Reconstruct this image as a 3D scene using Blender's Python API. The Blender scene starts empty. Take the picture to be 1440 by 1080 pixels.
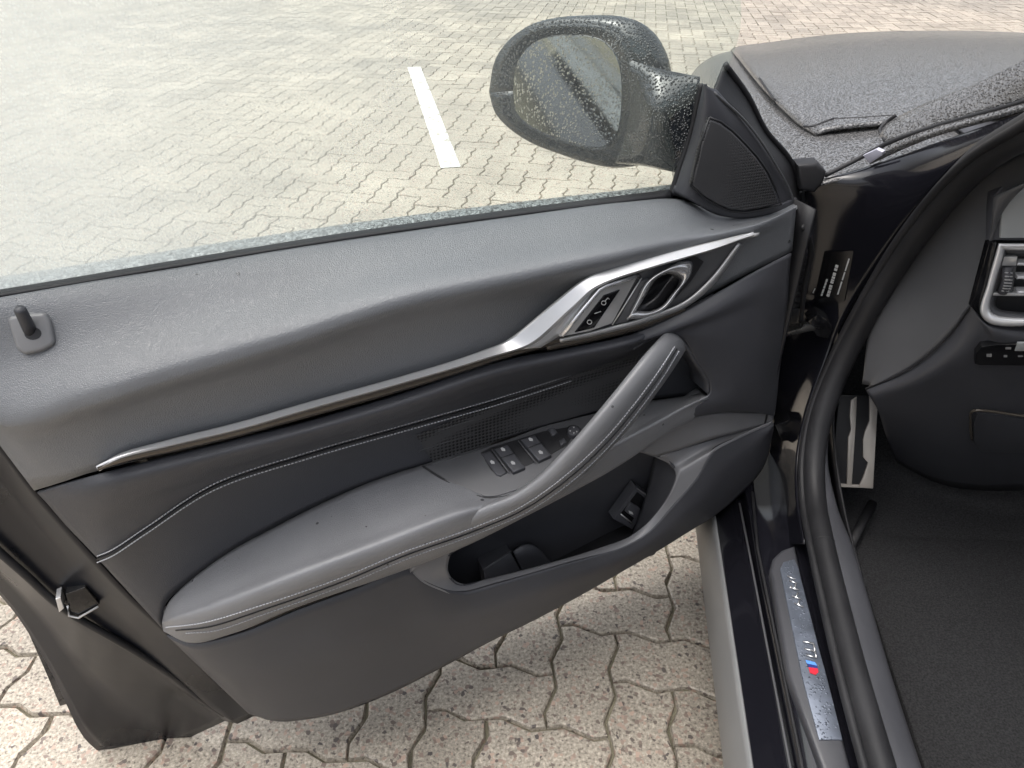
import bpy, bmesh, math, random
from mathutils import Vector, Matrix
random.seed(4)
SC = bpy.context.scene
COL = SC.collection
R = math.radians

# ------------------------------------------------------------------ camera, sky, sun, exposure
CAM_H, PITCH, FPX = 1.31, R(34.1), 1067.0
cam_d = bpy.data.cameras.new('camera'); cam = bpy.data.objects.new('camera', cam_d); COL.objects.link(cam)
cam.location = (0, 0, CAM_H); cam.rotation_euler = (R(90) - PITCH, 0, 0)
cam_d.sensor_width = 36; cam_d.lens = 36 * FPX / 1440; cam_d.clip_start = 0.02; cam_d.clip_end = 1000
SC.camera = cam
world = bpy.data.worlds.new('World'); SC.world = world; world.use_nodes = True
wn, wl = world.node_tree.nodes, world.node_tree.links
SUN_EL, SUN_ROT = R(74), R(265)
sky = wn.new('ShaderNodeTexSky'); sky.sky_type = 'NISHITA'; sky.sun_disc = False
sky.sun_elevation = SUN_EL; sky.sun_rotation = SUN_ROT; sky.air_density = 1.0; sky.dust_density = 6.0; sky.ozone_density = 0.6
hs = wn.new('ShaderNodeHueSaturation'); hs.inputs['Saturation'].default_value = 0.38
wl.new(sky.outputs[0], hs.inputs['Color']); wl.new(hs.outputs[0], wn['Background'].inputs[0])
wn['Background'].inputs[1].default_value = 0.15
sun_d = bpy.data.lights.new('sun', 'SUN'); sun_d.energy = 1.0; sun_d.angle = R(80); sun_d.color = (1, .985, .96)
sun = bpy.data.objects.new('sun', sun_d); COL.objects.link(sun)
sdir = Vector((math.sin(SUN_ROT) * math.cos(SUN_EL), math.cos(SUN_ROT) * math.cos(SUN_EL), math.sin(SUN_EL)))
sun.rotation_euler = sdir.to_track_quat('Z', 'Y').to_euler(); sun.location = (-3, -3, 8)
SC.view_settings.view_transform = 'Standard'; SC.view_settings.look = 'None'
SC.view_settings.exposure = 0.78; SC.view_settings.gamma = 1.0
SC.render.engine = 'CYCLES'
SC.cycles.max_bounces = 5; SC.cycles.diffuse_bounces = 3; SC.cycles.glossy_bounces = 3; SC.cycles.transparent_max_bounces = 8
SC.cycles.use_adaptive_sampling = True; SC.cycles.adaptive_threshold = .03
SC.cycles.use_denoising = True

# ------------------------------------------------------------------ measuring frame: sight lines met with the door plane / car planes
CAMP = Vector((0, 0, CAM_H))
A2 = Vector((0.2282, 1.0498, 0)); UD = Vector((0.929, 0.370, 0)).normalized(); WD = Vector((0.370, -0.929, 0)).normalized()
TH = R(6.64); FW = Vector((math.sin(TH), math.cos(TH), 0)); RT = Vector((math.cos(TH), -math.sin(TH), 0)); UP = Vector((0, 0, 1))
def ray(x, y):
    a = (x - 720) / FPX; b = (540 - y) / FPX
    return Vector((a, math.cos(PITCH) + b * math.sin(PITCH), b * math.cos(PITCH) - math.sin(PITCH)))
def D(x, y, w):
    r = ray(x, y); return CAMP + r * (((A2 - Vector((0, 0, 0))).dot(WD) + w) / r.dot(WD))
def Y(x, y, yy):
    r = ray(x, y); return CAMP + r * (yy * .935 / r.dot(FW))
def X(x, y, xx):
    r = ray(x, y); return CAMP + r * (xx / r.dot(RT))
def Z(x, y, z):
    r = ray(x, y); return CAMP + r * ((z - CAM_H) / r.z)
def C(x, y, z): return RT * (x + .030) + FW * (y * .93) + UP * z
def RC(x, y, z): return RT * x + FW * y + UP * z
def DD(u, w, z): return A2 + UD * u + WD * w + UP * z
def DL(l): return [D(*p) for p in l]
def YL(l): return [Y(*p) for p in l]
def plane3(a, b, c):
    n = (b - a).cross(c - a).normalized()
    if n.dot(CAMP - a) < 0: n = -n
    return a, n
def P(x, y, pl, off=0.0):
    r = ray(x, y); a, n = pl
    return CAMP + r * ((a + n * off - CAMP).dot(n) / r.dot(n))

# ------------------------------------------------------------------ object helpers
def tag(o, label=None, cat=None, group=None, kind=None):
    if label: o['label'] = label
    if cat: o['category'] = cat
    if group: o['group'] = group
    if kind: o['kind'] = kind
    return o
def link(name, me, mat, parent=None, smooth=True, kind=None, label=None):
    c = Vector((0, 0, 0))
    for v in me.vertices: c += v.co
    c /= max(1, len(me.vertices))
    me.transform(Matrix.Translation(-c))
    if mat: me.materials.append(mat)
    me.polygons.foreach_set('use_smooth', [smooth] * len(me.polygons))
    o = bpy.data.objects.new(name, me); COL.objects.link(o); o.location = c
    if parent:
        o.parent = parent; o.matrix_parent_inverse = Matrix.Translation(parent.location).inverted()
    if kind: o['kind'] = kind
    if label: o['label'] = label
    return o
def sharp(o, ang=35):
    me = o.data; bm = bmesh.new(); bm.from_mesh(me)
    for e in bm.edges:
        if len(e.link_faces) == 2 and e.calc_face_angle(0) > R(ang): e.smooth = False
    bm.to_mesh(me); bm.free(); return o
def cat1(pts, ts, t):
    n = len(pts)
    if n == 2: 
        f = (t - ts[0]) / max(1e-9, ts[1] - ts[0]); return pts[0].lerp(pts[1], f)
    k = 0
    while k < n - 2 and t > ts[k + 1]: k += 1
    h = ts[k + 1] - ts[k]; f = (t - ts[k]) / h
    def tan(i):
        if i == 0: return (pts[1] - pts[0]) / (ts[1] - ts[0])
        if i == n - 1: return (pts[-1] - pts[-2]) / (ts[-1] - ts[-2])
        a = (pts[i] - pts[i - 1]) / (ts[i] - ts[i - 1]); b = (pts[i + 1] - pts[i]) / (ts[i + 1] - ts[i])
        h0, h1 = ts[i] - ts[i - 1], ts[i + 1] - ts[i]
        return (a * h1 + b * h0) / (h0 + h1)
    m0, m1 = tan(k) * h, tan(k + 1) * h
    f2, f3 = f * f, f * f * f
    return pts[k] * (2*f3 - 3*f2 + 1) + m0 * (f3 - 2*f2 + f) + pts[k+1] * (-2*f3 + 3*f2) + m1 * (f3 - f2)
def chord(pts, power=1.0):
    ts = [0.0]
    for a, b in zip(pts, pts[1:]): ts.append(ts[-1] + max(1e-6, (b - a).length) ** power)
    return [t / ts[-1] for t in ts]
def curve(pts, n):
    ts = chord(pts, .75)
    dense = [cat1(pts, ts, i / (n * 6 - 1)) for i in range(n * 6)]
    L = chord(dense); out = []; k = 0
    for i in range(n):
        t = i / (n - 1)
        while k < len(L) - 2 and L[k + 1] < t: k += 1
        f = (t - L[k]) / max(1e-9, L[k+1] - L[k]); out.append(dense[k].lerp(dense[k+1], min(1, max(0, f))))
    return out
def lofted(rows, nu=60, nv=6, smooth=True, idx=None):
    """rows of control points -> grid of points"""
    same = len({len(r) for r in rows}) == 1 if idx is None else idx
    if same:
        cs = [chord(r, .75) for r in rows]; av = [sum(c[i] for c in cs) / len(cs) for i in range(len(cs[0]))]
        rr = [[cat1(r, av, i / (nu - 1)) for i in range(nu)] for r in rows]
    else: rr = [curve(r, nu) for r in rows]
    if len(rr) == 2 or not smooth:
        grid = []
        for a, b in zip(rr, rr[1:]):
            for j in range(nv): grid.append([p.lerp(q, j / nv) for p, q in zip(a, b)])
        grid.append(rr[-1]); return grid
    n = (len(rr) - 1) * nv + 1; grid = [[None] * nu for _ in range(n)]
    for i in range(nu):
        col = [r[i] for r in rr]; ts = chord(col, .6)
        for k in range(len(rr) - 1):
            for j in range(nv): grid[k * nv + j][i] = cat1(col, ts, ts[k] + (ts[k+1] - ts[k]) * j / nv)
        grid[-1][i] = col[-1]
    return grid
def gridmesh(name, grid, face=None, closed=False):
    nu = len(grid[0]); v = [p for r in grid for p in r]; f = []
    for j in range(len(grid) - 1):
        for i in range(nu - 1 + (1 if closed else 0)):
            i2 = (i + 1) % nu
            f.append((j*nu + i, j*nu + i2, (j+1)*nu + i2, (j+1)*nu + i))
    me = bpy.data.meshes.new(name); me.from_pydata(v, [], f); me.update()
    if face is not False:
        tgt = face if face is not None else CAMP
        s = sum(p.normal.dot(tgt - p.center) * p.area for p in me.polygons)
        if s < 0: me.flip_normals()
    return me
def loft(name, rows, mat, parent, nu=60, nv=6, smooth=True, thick=.004, face=None, idx=None, kind=None, label=None):
    me = gridmesh(name, lofted(rows, nu, nv, smooth, idx), face)
    o = link(name, me, mat, parent, True, kind, label)
    if thick:
        m = o.modifiers.new('thickness', 'SOLIDIFY'); m.thickness = thick; m.offset = -1
    return o
def prism(name, pts, vec, mat, parent, bevel=0.0, seg=2, smooth=True, round_n=0, label=None, holes=None):
    """outline extruded along vec; the rim of the front face is rounded"""
    if round_n:
        cl = pts + [pts[0]]; pts = []
        n = len(cl) - 1
        for i in range(n):      # round each corner with a small fan
            a, b, c = cl[i - 1] if i else cl[n - 1], cl[i], cl[(i + 1) % n]
            r = min((a - b).length, (c - b).length) * round_n
            p0 = b + (a - b).normalized() * r; p2 = b + (c - b).normalized() * r
            for k in range(5):
                t = k / 4; pts.append(p0 * (1-t)**2 + b * 2*t*(1-t) + p2 * t*t)
    bm = bmesh.new()
    top = [bm.verts.new(p) for p in pts]; bot = [bm.verts.new(p + vec) for p in pts]
    ft = bm.faces.new(top); bm.faces.new(list(reversed(bot))); n = len(pts)
    for i in range(n): bm.faces.new((top[i], bot[i], bot[(i+1) % n], top[(i+1) % n]))
    bmesh.ops.recalc_face_normals(bm, faces=bm.faces)
    if bevel:
        es = [e for e in bm.edges if e.verts[0] in top and e.verts[1] in top]
        bmesh.ops.bevel(bm, geom=es, offset=bevel, segments=seg, profile=.5, affect='EDGES', clamp_overlap=True)
    me = bpy.data.meshes.new(name); bm.to_mesh(me); bm.free()
    return sharp(link(name, me, mat, parent, smooth, None, label), 40)
def tubemesh(pts, rad, sec=10, flat=1.0, updir=None, n=None, sq=1.0):
    if n: 
        rr = rad
        if isinstance(rad, (list, tuple)):
            ts = chord(pts); 
            def rat(t):
                k = 0
                while k < len(ts) - 2 and t > ts[k+1]: k += 1
                f = (t - ts[k]) / (ts[k+1] - ts[k]); return rad[k] + (rad[k+1] - rad[k]) * f
            rr = [rat(i / (n - 1)) for i in range(n)]
        pts = curve(pts, n); rad = rr
    N = len(pts); v = []; f = []
    up = updir or Vector((0, 0, 1))
    for i, p in enumerate(pts):
        t = (pts[min(i+1, N-1)] - pts[max(i-1, 0)]).normalized()
        s = t.cross(up); 
        if s.length < 1e-4: s = t.cross(Vector((1, 0, 0)))
        s.normalize(); q = s.cross(t).normalized()
        r = rad[i] if isinstance(rad, (list, tuple)) else rad
        for k in range(sec):
            a = 2 * math.pi * k / sec; ca, sa = math.cos(a), math.sin(a); ca = math.copysign(abs(ca) ** sq, ca); sa = math.copysign(abs(sa) ** sq, sa); v.append(p + s * (r * ca) + q * (r * flat * sa))
    for i in range(N - 1):
        for k in range(sec): f.append((i*sec + k, i*sec + (k+1) % sec, (i+1)*sec + (k+1) % sec, (i+1)*sec + k))
    f.append(tuple(reversed(range(sec)))); f.append(tuple(range((N-1)*sec, N*sec)))
    return v, f
def tube(name, pts, rad, mat, parent, sec=10, flat=1.0, updir=None, n=None, label=None, sq=1.0):
    v, f = tubemesh(pts, rad, sec, flat, updir, n, sq)
    me = bpy.data.meshes.new(name); me.from_pydata(v, [], f); me.update()
    bm = bmesh.new(); bm.from_mesh(me); bmesh.ops.recalc_face_normals(bm, faces=bm.faces); bm.to_mesh(me); bm.free()
    return link(name, me, mat, parent, True, None, label)
def stitches(name, pts, mat, parent, step=.0048, length=.0034, r=.0009):
    L = sum((b - a).length for a, b in zip(pts, pts[1:])); n = int(L / step)
    dense = curve(pts, n * 2); V = []; F = []
    for i in range(0, n * 2 - 1, 2):
        a, b = dense[i], dense[i + 1]; m = (a + b) / 2; d = (b - a).normalized() * length / 2
        v, f = tubemesh([m - d, m + d], r, 5)
        F += [tuple(k + len(V) for k in q) for q in f]; V += v
    me = bpy.data.meshes.new(name); me.from_pydata(V, [], F); me.update()
    return link(name, me, mat, parent, True, 'stuff')
def box(name, c, sx, sy, sz, mat, parent, bevel=.003, ax=None, label=None):
    """box centred at c, axes ax=(x,y,z) default car axes"""
    ax = ax or (RT, FW, UP)
    bm = bmesh.new(); bmesh.ops.create_cube(bm, size=1)
    for v in bm.verts: v.co = c + ax[0] * (v.co.x * sx) + ax[1] * (v.co.y * sy) + ax[2] * (v.co.z * sz)
    bmesh.ops.recalc_face_normals(bm, faces=bm.faces)
    if bevel: bmesh.ops.bevel(bm, geom=list(bm.edges), offset=bevel, segments=2, profile=.5, affect='EDGES')
    me = bpy.data.meshes.new(name); bm.to_mesh(me); bm.free()
    return sharp(link(name, me, mat, parent, True, None, label), 40)
def merge(name, objs, mat, parent):
    """join meshes already linked into one object"""
    bm = bmesh.new()
    for o in objs:
        t = o.data.copy(); t.transform(Matrix.Translation(o.location)); bm.from_mesh(t); bpy.data.meshes.remove(t)
        bpy.data.objects.remove(o)
    me = bpy.data.meshes.new(name); bm.to_mesh(me); bm.free()
    return sharp(link(name, me, mat, parent), 40)

# ------------------------------------------------------------------ materials
def mat(name, base, rough=.5, metal=0., spec=.5, bump=None, var=None, coat=0., spots=None):
    m = bpy.data.materials.new(name); m.use_nodes = True
    n, l = m.node_tree.nodes, m.node_tree.links; b = n['Principled BSDF']
    b.inputs['Base Color'].default_value = (*base, 1); b.inputs['Roughness'].default_value = rough
    b.inputs['Metallic'].default_value = metal; b.inputs['Specular IOR Level'].default_value = spec
    if coat: b.inputs['Coat Weight'].default_value = coat; b.inputs['Coat Roughness'].default_value = .04
    tc = n.new('ShaderNodeTexCoord')
    if var:   # large soft unevenness of tone and gloss
        no = n.new('ShaderNodeTexNoise'); no.inputs['Scale'].default_value = var[0]; no.inputs['Detail'].default_value = 6
        l.new(tc.outputs['Object'], no.inputs['Vector'])
        r = n.new('ShaderNodeMapRange'); r.inputs[1].default_value = .3; r.inputs[2].default_value = .7
        r.inputs[3].default_value = 1 - var[1]; r.inputs[4].default_value = 1 + var[1]
        l.new(no.outputs[0], r.inputs[0])
        mx = n.new('ShaderNodeMix'); mx.data_type = 'RGBA'; mx.blend_type = 'MULTIPLY'; mx.inputs[0].default_value = 1
        mx.inputs[6].default_value = (*base, 1); l.new(r.outputs[0], mx.inputs[7]); l.new(mx.outputs[2], b.inputs['Base Color'])
        r2 = n.new('ShaderNodeMapRange'); r2.inputs[1].default_value = .3; r2.inputs[2].default_value = .7
        r2.inputs[3].default_value = rough * (1 - var[1] * .5); r2.inputs[4].default_value = min(1, rough * (1 + var[1] * .5))
        l.new(no.outputs[0], r2.inputs[0]); l.new(r2.outputs[0], b.inputs['Roughness'])
    if bump:
        kind, sc, st, dist = bump[:4]
        if kind == 'leather':
            t = n.new('ShaderNodeTexVoronoi'); t.feature = 'DISTANCE_TO_EDGE'; t.inputs['Scale'].default_value = sc
            o = t.outputs['Distance']
            rr = n.new('ShaderNodeMapRange'); rr.inputs[1].default_value = 0; rr.inputs[2].default_value = .25; l.new(o, rr.inputs[0]); o = rr.outputs[0]
            nz = n.new('ShaderNodeTexNoise'); nz.inputs['Scale'].default_value = sc * .6; l.new(tc.outputs['Object'], nz.inputs['Vector'])
            vm = n.new('ShaderNodeVectorMath'); vm.operation = 'MULTIPLY_ADD'; vm.inputs[1].default_value = (.0012,) * 3
            l.new(nz.outputs['Color'], vm.inputs[0]); l.new(tc.outputs['Object'], vm.inputs[2]); l.new(vm.outputs[0], t.inputs['Vector'])
        elif kind == 'beads':
            t = n.new('ShaderNodeTexVoronoi'); t.feature = 'SMOOTH_F1'; t.inputs['Scale'].default_value = sc; t.inputs['Smoothness'].default_value = .2
            l.new(tc.outputs['Object'], t.inputs['Vector'])
            rr = n.new('ShaderNodeMapRange'); rr.inputs[1].default_value = .15; rr.inputs[2].default_value = .55; rr.inputs[3].default_value = 1; rr.inputs[4].default_value = 0
            l.new(t.outputs['Distance'], rr.inputs[0]); o = rr.outputs[0]
        elif kind == 'drops':   # separate rain drops of different sizes on a smooth surface
            t = n.new('ShaderNodeTexVoronoi'); t.inputs['Scale'].default_value = sc; l.new(tc.outputs['Object'], t.inputs['Vector'])
            sp_ = n.new('ShaderNodeSeparateColor'); l.new(t.outputs['Color'], sp_.inputs[0])
            mr_ = n.new('ShaderNodeMapRange'); mr_.inputs[3].default_value, mr_.inputs[4].default_value = bump[4] if len(bump) > 4 else (.12, .50); l.new(sp_.outputs[0], mr_.inputs[0])
            rr = n.new('ShaderNodeMapRange'); rr.interpolation_type = 'SMOOTHSTEP'; rr.inputs[1].default_value = .0; l.new(mr_.outputs[0], rr.inputs[2]); rr.inputs[3].default_value = 1; rr.inputs[4].default_value = 0
            l.new(t.outputs['Distance'], rr.inputs[0]); o = rr.outputs[0]
        else:
            t = n.new('ShaderNodeTexNoise'); t.inputs['Scale'].default_value = sc; t.inputs['Detail'].default_value = 5
            l.new(tc.outputs['Object'], t.inputs['Vector']); o = t.outputs[0]
        bp = n.new('ShaderNodeBump'); bp.inputs['Strength'].default_value = st; bp.inputs['Distance'].default_value = dist
        l.new(o, bp.inputs['Height']); l.new(bp.outputs[0], b.inputs['Normal'])
    if spots:  # scattered rain drops on the surface: darker, glossy dots
        sc, size, dark = spots
        t = n.new('ShaderNodeTexVoronoi'); t.inputs['Scale'].default_value = sc; l.new(tc.outputs['Object'], t.inputs['Vector'])
        lt = n.new('ShaderNodeMath'); lt.operation = 'LESS_THAN'; l.new(t.outputs['Distance'], lt.inputs[0])
        sep = n.new('ShaderNodeSeparateColor'); l.new(t.outputs['Color'], sep.inputs[0])
        pw = n.new('ShaderNodeMath'); pw.operation = 'MULTIPLY'; pw.inputs[1].default_value = size
        p2 = n.new('ShaderNodeMath'); p2.operation = 'POWER'; p2.inputs[1].default_value = 3
        l.new(sep.outputs[0], p2.inputs[0]); l.new(p2.outputs[0], pw.inputs[0]); l.new(pw.outputs[0], lt.inputs[1])
        mx = n.new('ShaderNodeMix'); mx.data_type = 'RGBA'; l.new(lt.outputs[0], mx.inputs[0])
        src = b.inputs['Base Color'].links[0].from_socket if b.inputs['Base Color'].links else None
        if src: l.new(src, mx.inputs[6])
        else: mx.inputs[6].default_value = (*base, 1)
        mx.inputs[7].default_value = (*[c * dark for c in base], 1); l.new(mx.outputs[2], b.inputs['Base Color'])
        mr = n.new('ShaderNodeMix'); l.new(lt.outputs[0], mr.inputs[0])
        src = b.inputs['Roughness'].links[0].from_socket if b.inputs['Roughness'].links else None
        if src: l.new(src, mr.inputs[2])
        else: mr.inputs[2].default_value = rough
        mr.inputs[3].default_value = .08; l.new(mr.outputs[0], b.inputs['Roughness'])
    return m
M = {}
M['leather'] = mat('leatherette', (.175, .178, .188), .42, 0, .9, ('leather', 480, .35, .0006), (5, .14), spots=(40, .13, .4))
M['pad'] = mat('soft_pad', (.118, .124, .134), .41, 0, .95, ('leather', 420, .45, .0006), (4, .12), spots=(22, .10, .4))
M['leather_dark'] = mat('dark_leatherette', (.049, .051, .059), .42, 0, .5, ('leather', 480, .35, .0006), (5, .14))
M['plastic'] = mat('grained_plastic', (.050, .051, .058), .46, 0, .5, ('noise', 900, .25, .0004), (6, .14))
M['plastic_grey'] = mat('grey_plastic', (.080, .081, .086), .44, 0, .5, ('noise', 900, .22, .0004), (6, .12))
M['dark'] = mat('dark_plastic', (.016, .016, .018), .5, 0, .4, ('noise', 700, .15, .0004), (8, .15))
M['rubber'] = mat('black_rubber', (.017, .017, .019), .55, 0, .4, ('noise', 300, .25, .0006), (12, .3))
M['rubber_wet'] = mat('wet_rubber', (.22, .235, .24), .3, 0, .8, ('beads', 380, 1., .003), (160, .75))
M['piano'] = mat('gloss_black', (.006, .006, .007), .12, 0, .5, None, (9, .3))
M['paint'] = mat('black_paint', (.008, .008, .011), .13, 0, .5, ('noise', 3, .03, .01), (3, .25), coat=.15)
M['paint_wet_glint'] = mat('beaded_paint_sky_glint', (.12, .119, .12), .18, 0, 1., ('drops', 330, 1., .004, (.34, .70)), (240, .40))  # black paint lightened and speckled in colour for sky glints in the drops
M['mirror_paint'] = mat('beaded_mirror_paint', (.016, .019, .023), .12, 0, 1., ('drops', 300, 1., .004, (.30, .66)))
M['vent_chrome'] = mat('polished_chrome', (.92, .92, .93), .25, .45, .8)
M['jamb'] = mat('satin_black_metal', (.007, .008, .012), .30, 0, .35, ('noise', 14, .08, .004), (6, .4))
M['pale_plastic'] = mat('pale_grey_plastic', (.17, .17, .175), .42, 0, .6, ('noise', 900, .2, .0004))
M['rim'] = mat('smooth_rim', (.17, .17, .178), .40, 0, .8, ('noise', 900, .15, .0004), (6, .1))
M['icon_dim'] = mat('dim_icon', (.22, .22, .22), .5)
M['alu'] = mat('brushed_aluminium', (.66, .66, .66), .33, .65, .6, ('noise', 500, .06, .0003), (8, .1))
M['chrome'] = mat('satin_chrome', (.78, .78, .79), .20, .8, .6)
M['accent'] = mat('bronze_gloss', (.10, .085, .07), .15, .35, .5, ('noise', 40, .05, .002), (7, .3))
M['thread'] = mat('grey_thread', (.46, .47, .50), .7)
M['white_print_glint'] = mat('white_print_glint', (.42, .42, .42), .5)
M['icon'] = mat('icon_print', (.42, .42, .42), .5)
M['carpet'] = mat('carpet', (.045, .045, .047), .95, 0, .1, ('noise', 500, 1., .005), (330, .45))
M['skirt'] = mat('grey_skirt', (.20, .203, .205), .45, 0, .5, ('noise', 120, .1, .001), (5, .12))
M['pedal'] = mat('pedal_steel', (.52, .48, .43), .40, .4, .5, None, (14, .12))
M['check_steel'] = mat('oily_steel', (.10, .10, .10), .28, .8, .5, ('noise', 60, .3, .002), (60, .4))
M['screen'] = mat('display_glass', (.30, .31, .31), .12, 0, .5)
M['label_black'] = mat('label_black', (.005, .005, .006), .16)
M['blue'] = mat('enamel_blue', (.10, .28, .70), .3); M['navy'] = mat('enamel_navy', (.02, .03, .16), .3); M['red'] = mat('enamel_red', (.55, .02, .04), .3)
M['hot'] = mat('steel_plate', (.15, .17, .21), .34, .5, .5, ('drops', 260, .7, .002), (30, .3))
M['white_cap'] = mat('pale_cap', (.42, .42, .50), .3)

def grille_mat(name, sc, base, deep):
    m = mat(name, base, .45); n, l = m.node_tree.nodes, m.node_tree.links; b = n['Principled BSDF']
    tc = n.new('ShaderNodeTexCoord'); v = n.new('ShaderNodeTexVoronoi'); v.inputs['Scale'].default_value = sc; v.inputs['Randomness'].default_value = .0
    mp = n.new('ShaderNodeMapping'); mp.inputs['Rotation'].default_value = (0, 0, -math.atan2(UD.y, UD.x)); l.new(tc.outputs['Object'], mp.inputs[0])
    l.new(mp.outputs[0], v.inputs['Vector'])
    r = n.new('ShaderNodeMapRange'); r.inputs[1].default_value = .30; r.inputs[2].default_value = .42; l.new(v.outputs['Distance'], r.inputs[0])
    mx = n.new('ShaderNodeMix'); mx.data_type = 'RGBA'; mx.inputs[6].default_value = (*deep, 1); mx.inputs[7].default_value = (*base, 1)
    l.new(r.outputs[0], mx.inputs[0]); l.new(mx.outputs[2], b.inputs['Base Color'])
    bp = n.new('ShaderNodeBump'); bp.inputs['Strength'].default_value = .8; bp.inputs['Distance'].default_value = .002; l.new(r.outputs[0], bp.inputs['Height'])
    l.new(bp.outputs[0], b.inputs['Normal']); return m
M['grille'] = grille_mat('speaker_mesh', 170, (.060, .060, .063), (.002, .002, .002))
M['grille2'] = grille_mat('tweeter_mesh', 230, (.045, .045, .048), (.004, .004, .004))

def paver_mat(name, far=False):
    m = bpy.data.materials.new(name); m.use_nodes = True; n, l = m.node_tree.nodes, m.node_tree.links; b = n['Principled BSDF']
    g = n.new('ShaderNodeNewGeometry'); 
    n1 = n.new('ShaderNodeTexNoise'); n1.inputs['Scale'].default_value = 170; n1.inputs['Detail'].default_value = 3; n1.inputs['Roughness'].default_value = .7
    n2 = n.new('ShaderNodeTexNoise'); n2.inputs['Scale'].default_value = 2.2; n2.inputs['Detail'].default_value = 6
    n4 = n.new('ShaderNodeTexNoise'); n4.inputs['Scale'].default_value = .55; n4.inputs['Detail'].default_value = 5; n4.inputs['Distortion'].default_value = .6
    n3 = n.new('ShaderNodeTexVoronoi'); n3.inputs['Scale'].default_value = 150
    for q in (n1, n2, n3, n4): l.new(g.outputs['Position'], q.inputs['Vector'])
    cr = n.new('ShaderNodeValToRGB'); e = cr.color_ramp.elements
    e[0].position = .33; e[0].color = (.12, .10, .08, 1); e[1].position = .66; e[1].color = (.56, .50, .41, 1)
    x = cr.color_ramp.elements.new(.43); x.color = (.305, .272, .225, 1); x = cr.color_ramp.elements.new(.55); x.color = (.39, .348, .285, 1)
    l.new(n1.outputs[0], cr.inputs[0])
    # scattered coloured aggregate
    sep = n.new('ShaderNodeSeparateColor'); l.new(n3.outputs['Color'], sep.inputs[0])
    gt = n.new('ShaderNodeMath'); gt.operation = 'GREATER_THAN'; gt.inputs[1].default_value = .86; l.new(sep.outputs[0], gt.inputs[0])
    mg = n.new('ShaderNodeMix'); mg.data_type = 'RGBA'; l.new(gt.outputs[0], mg.inputs[0]); l.new(cr.outputs[0], mg.inputs[6])
    c2 = n.new('ShaderNodeValToRGB'); c2.color_ramp.elements[0].color = (.09, .08, .075, 1); c2.color_ramp.elements[1].color = (.46, .34, .27, 1); l.new(sep.outputs[1], c2.inputs[0]); l.new(c2.outputs[0], mg.inputs[7])
    mr = n.new('ShaderNodeMapRange'); mr.inputs[3].default_value = .86; mr.inputs[4].default_value = 1.14
    l.new(g.outputs['Random Per Island'], mr.inputs[0])
    ml = n.new('ShaderNodeMapRange'); ml.inputs[1].default_value = .3; ml.inputs[2].default_value = .7; ml.inputs[3].default_value = .82; ml.inputs[4].default_value = 1.14; l.new(n2.outputs[0], ml.inputs[0])
    mm = n.new('ShaderNodeMath'); mm.operation = 'MULTIPLY'; l.new(mr.outputs[0], mm.inputs[0]); l.new(ml.outputs[0], mm.inputs[1])
    m4 = n.new('ShaderNodeMapRange'); m4.inputs[1].default_value = .38; m4.inputs[2].default_value = .56; m4.inputs[3].default_value = .96; m4.inputs[4].default_value = 1.12; l.new(n4.outputs[0], m4.inputs[0])
    m5 = n.new('ShaderNodeMath'); m5.operation = 'MULTIPLY'; l.new(mm.outputs[0], m5.inputs[0]); l.new(m4.outputs[0], m5.inputs[1])
    mx = n.new('ShaderNodeMix'); mx.data_type = 'RGBA'; mx.blend_type = 'MULTIPLY'; mx.inputs[0].default_value = 1
    l.new(mg.outputs[2], mx.inputs[6]); l.new(m5.outputs[0], mx.inputs[7])
    m6 = n.new('ShaderNodeMapRange'); m6.inputs[1].default_value = .38; m6.inputs[2].default_value = .56; m6.inputs[3].default_value = .42; m6.inputs[4].default_value = .58; l.new(n4.outputs[0], m6.inputs[0]); l.new(m6.outputs[0], b.inputs['Roughness']); l.new(mx.outputs[2], b.inputs['Base Color'])
    b.inputs['Specular IOR Level'].default_value = .35
    bp = n.new('ShaderNodeBump'); bp.inputs['Strength'].default_value = .5; bp.inputs['Distance'].default_value = .0015
    l.new(n1.outputs[0], bp.inputs['Height']); l.new(bp.outputs[0], b.inputs['Normal'])
    return m
M['paver'] = paver_mat('concrete_paver')
M['joint'] = mat('mossy_joint_sand', (.19, .175, .125), .9, 0, .2, ('noise', 200, .8, .004), (9, .4))
M['line'] = mat('white_line_paint', (.80, .80, .78), .5, 0, .4, ('noise', 150, .4, .002))
def wear(m, base, worn, sc, lo, hi):
    n, l = m.node_tree.nodes, m.node_tree.links; b = n['Principled BSDF']; tc = n.new('ShaderNodeTexCoord')
    no = n.new('ShaderNodeTexNoise'); no.inputs['Scale'].default_value = sc; no.inputs['Detail'].default_value = 8; no.inputs['Roughness'].default_value = .75; l.new(tc.outputs['Object'], no.inputs['Vector'])
    mr = n.new('ShaderNodeMapRange'); mr.inputs[1].default_value = lo; mr.inputs[2].default_value = hi; l.new(no.outputs[0], mr.inputs[0])
    mx = n.new('ShaderNodeMix'); mx.data_type = 'RGBA'; mx.inputs[6].default_value = (*base, 1); mx.inputs[7].default_value = (*worn, 1); l.new(mr.outputs[0], mx.inputs[0]); l.new(mx.outputs[2], b.inputs['Base Color'])
wear(M['line'], (.80, .80, .78), (.36, .32, .26), 14, .50, .60)

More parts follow.
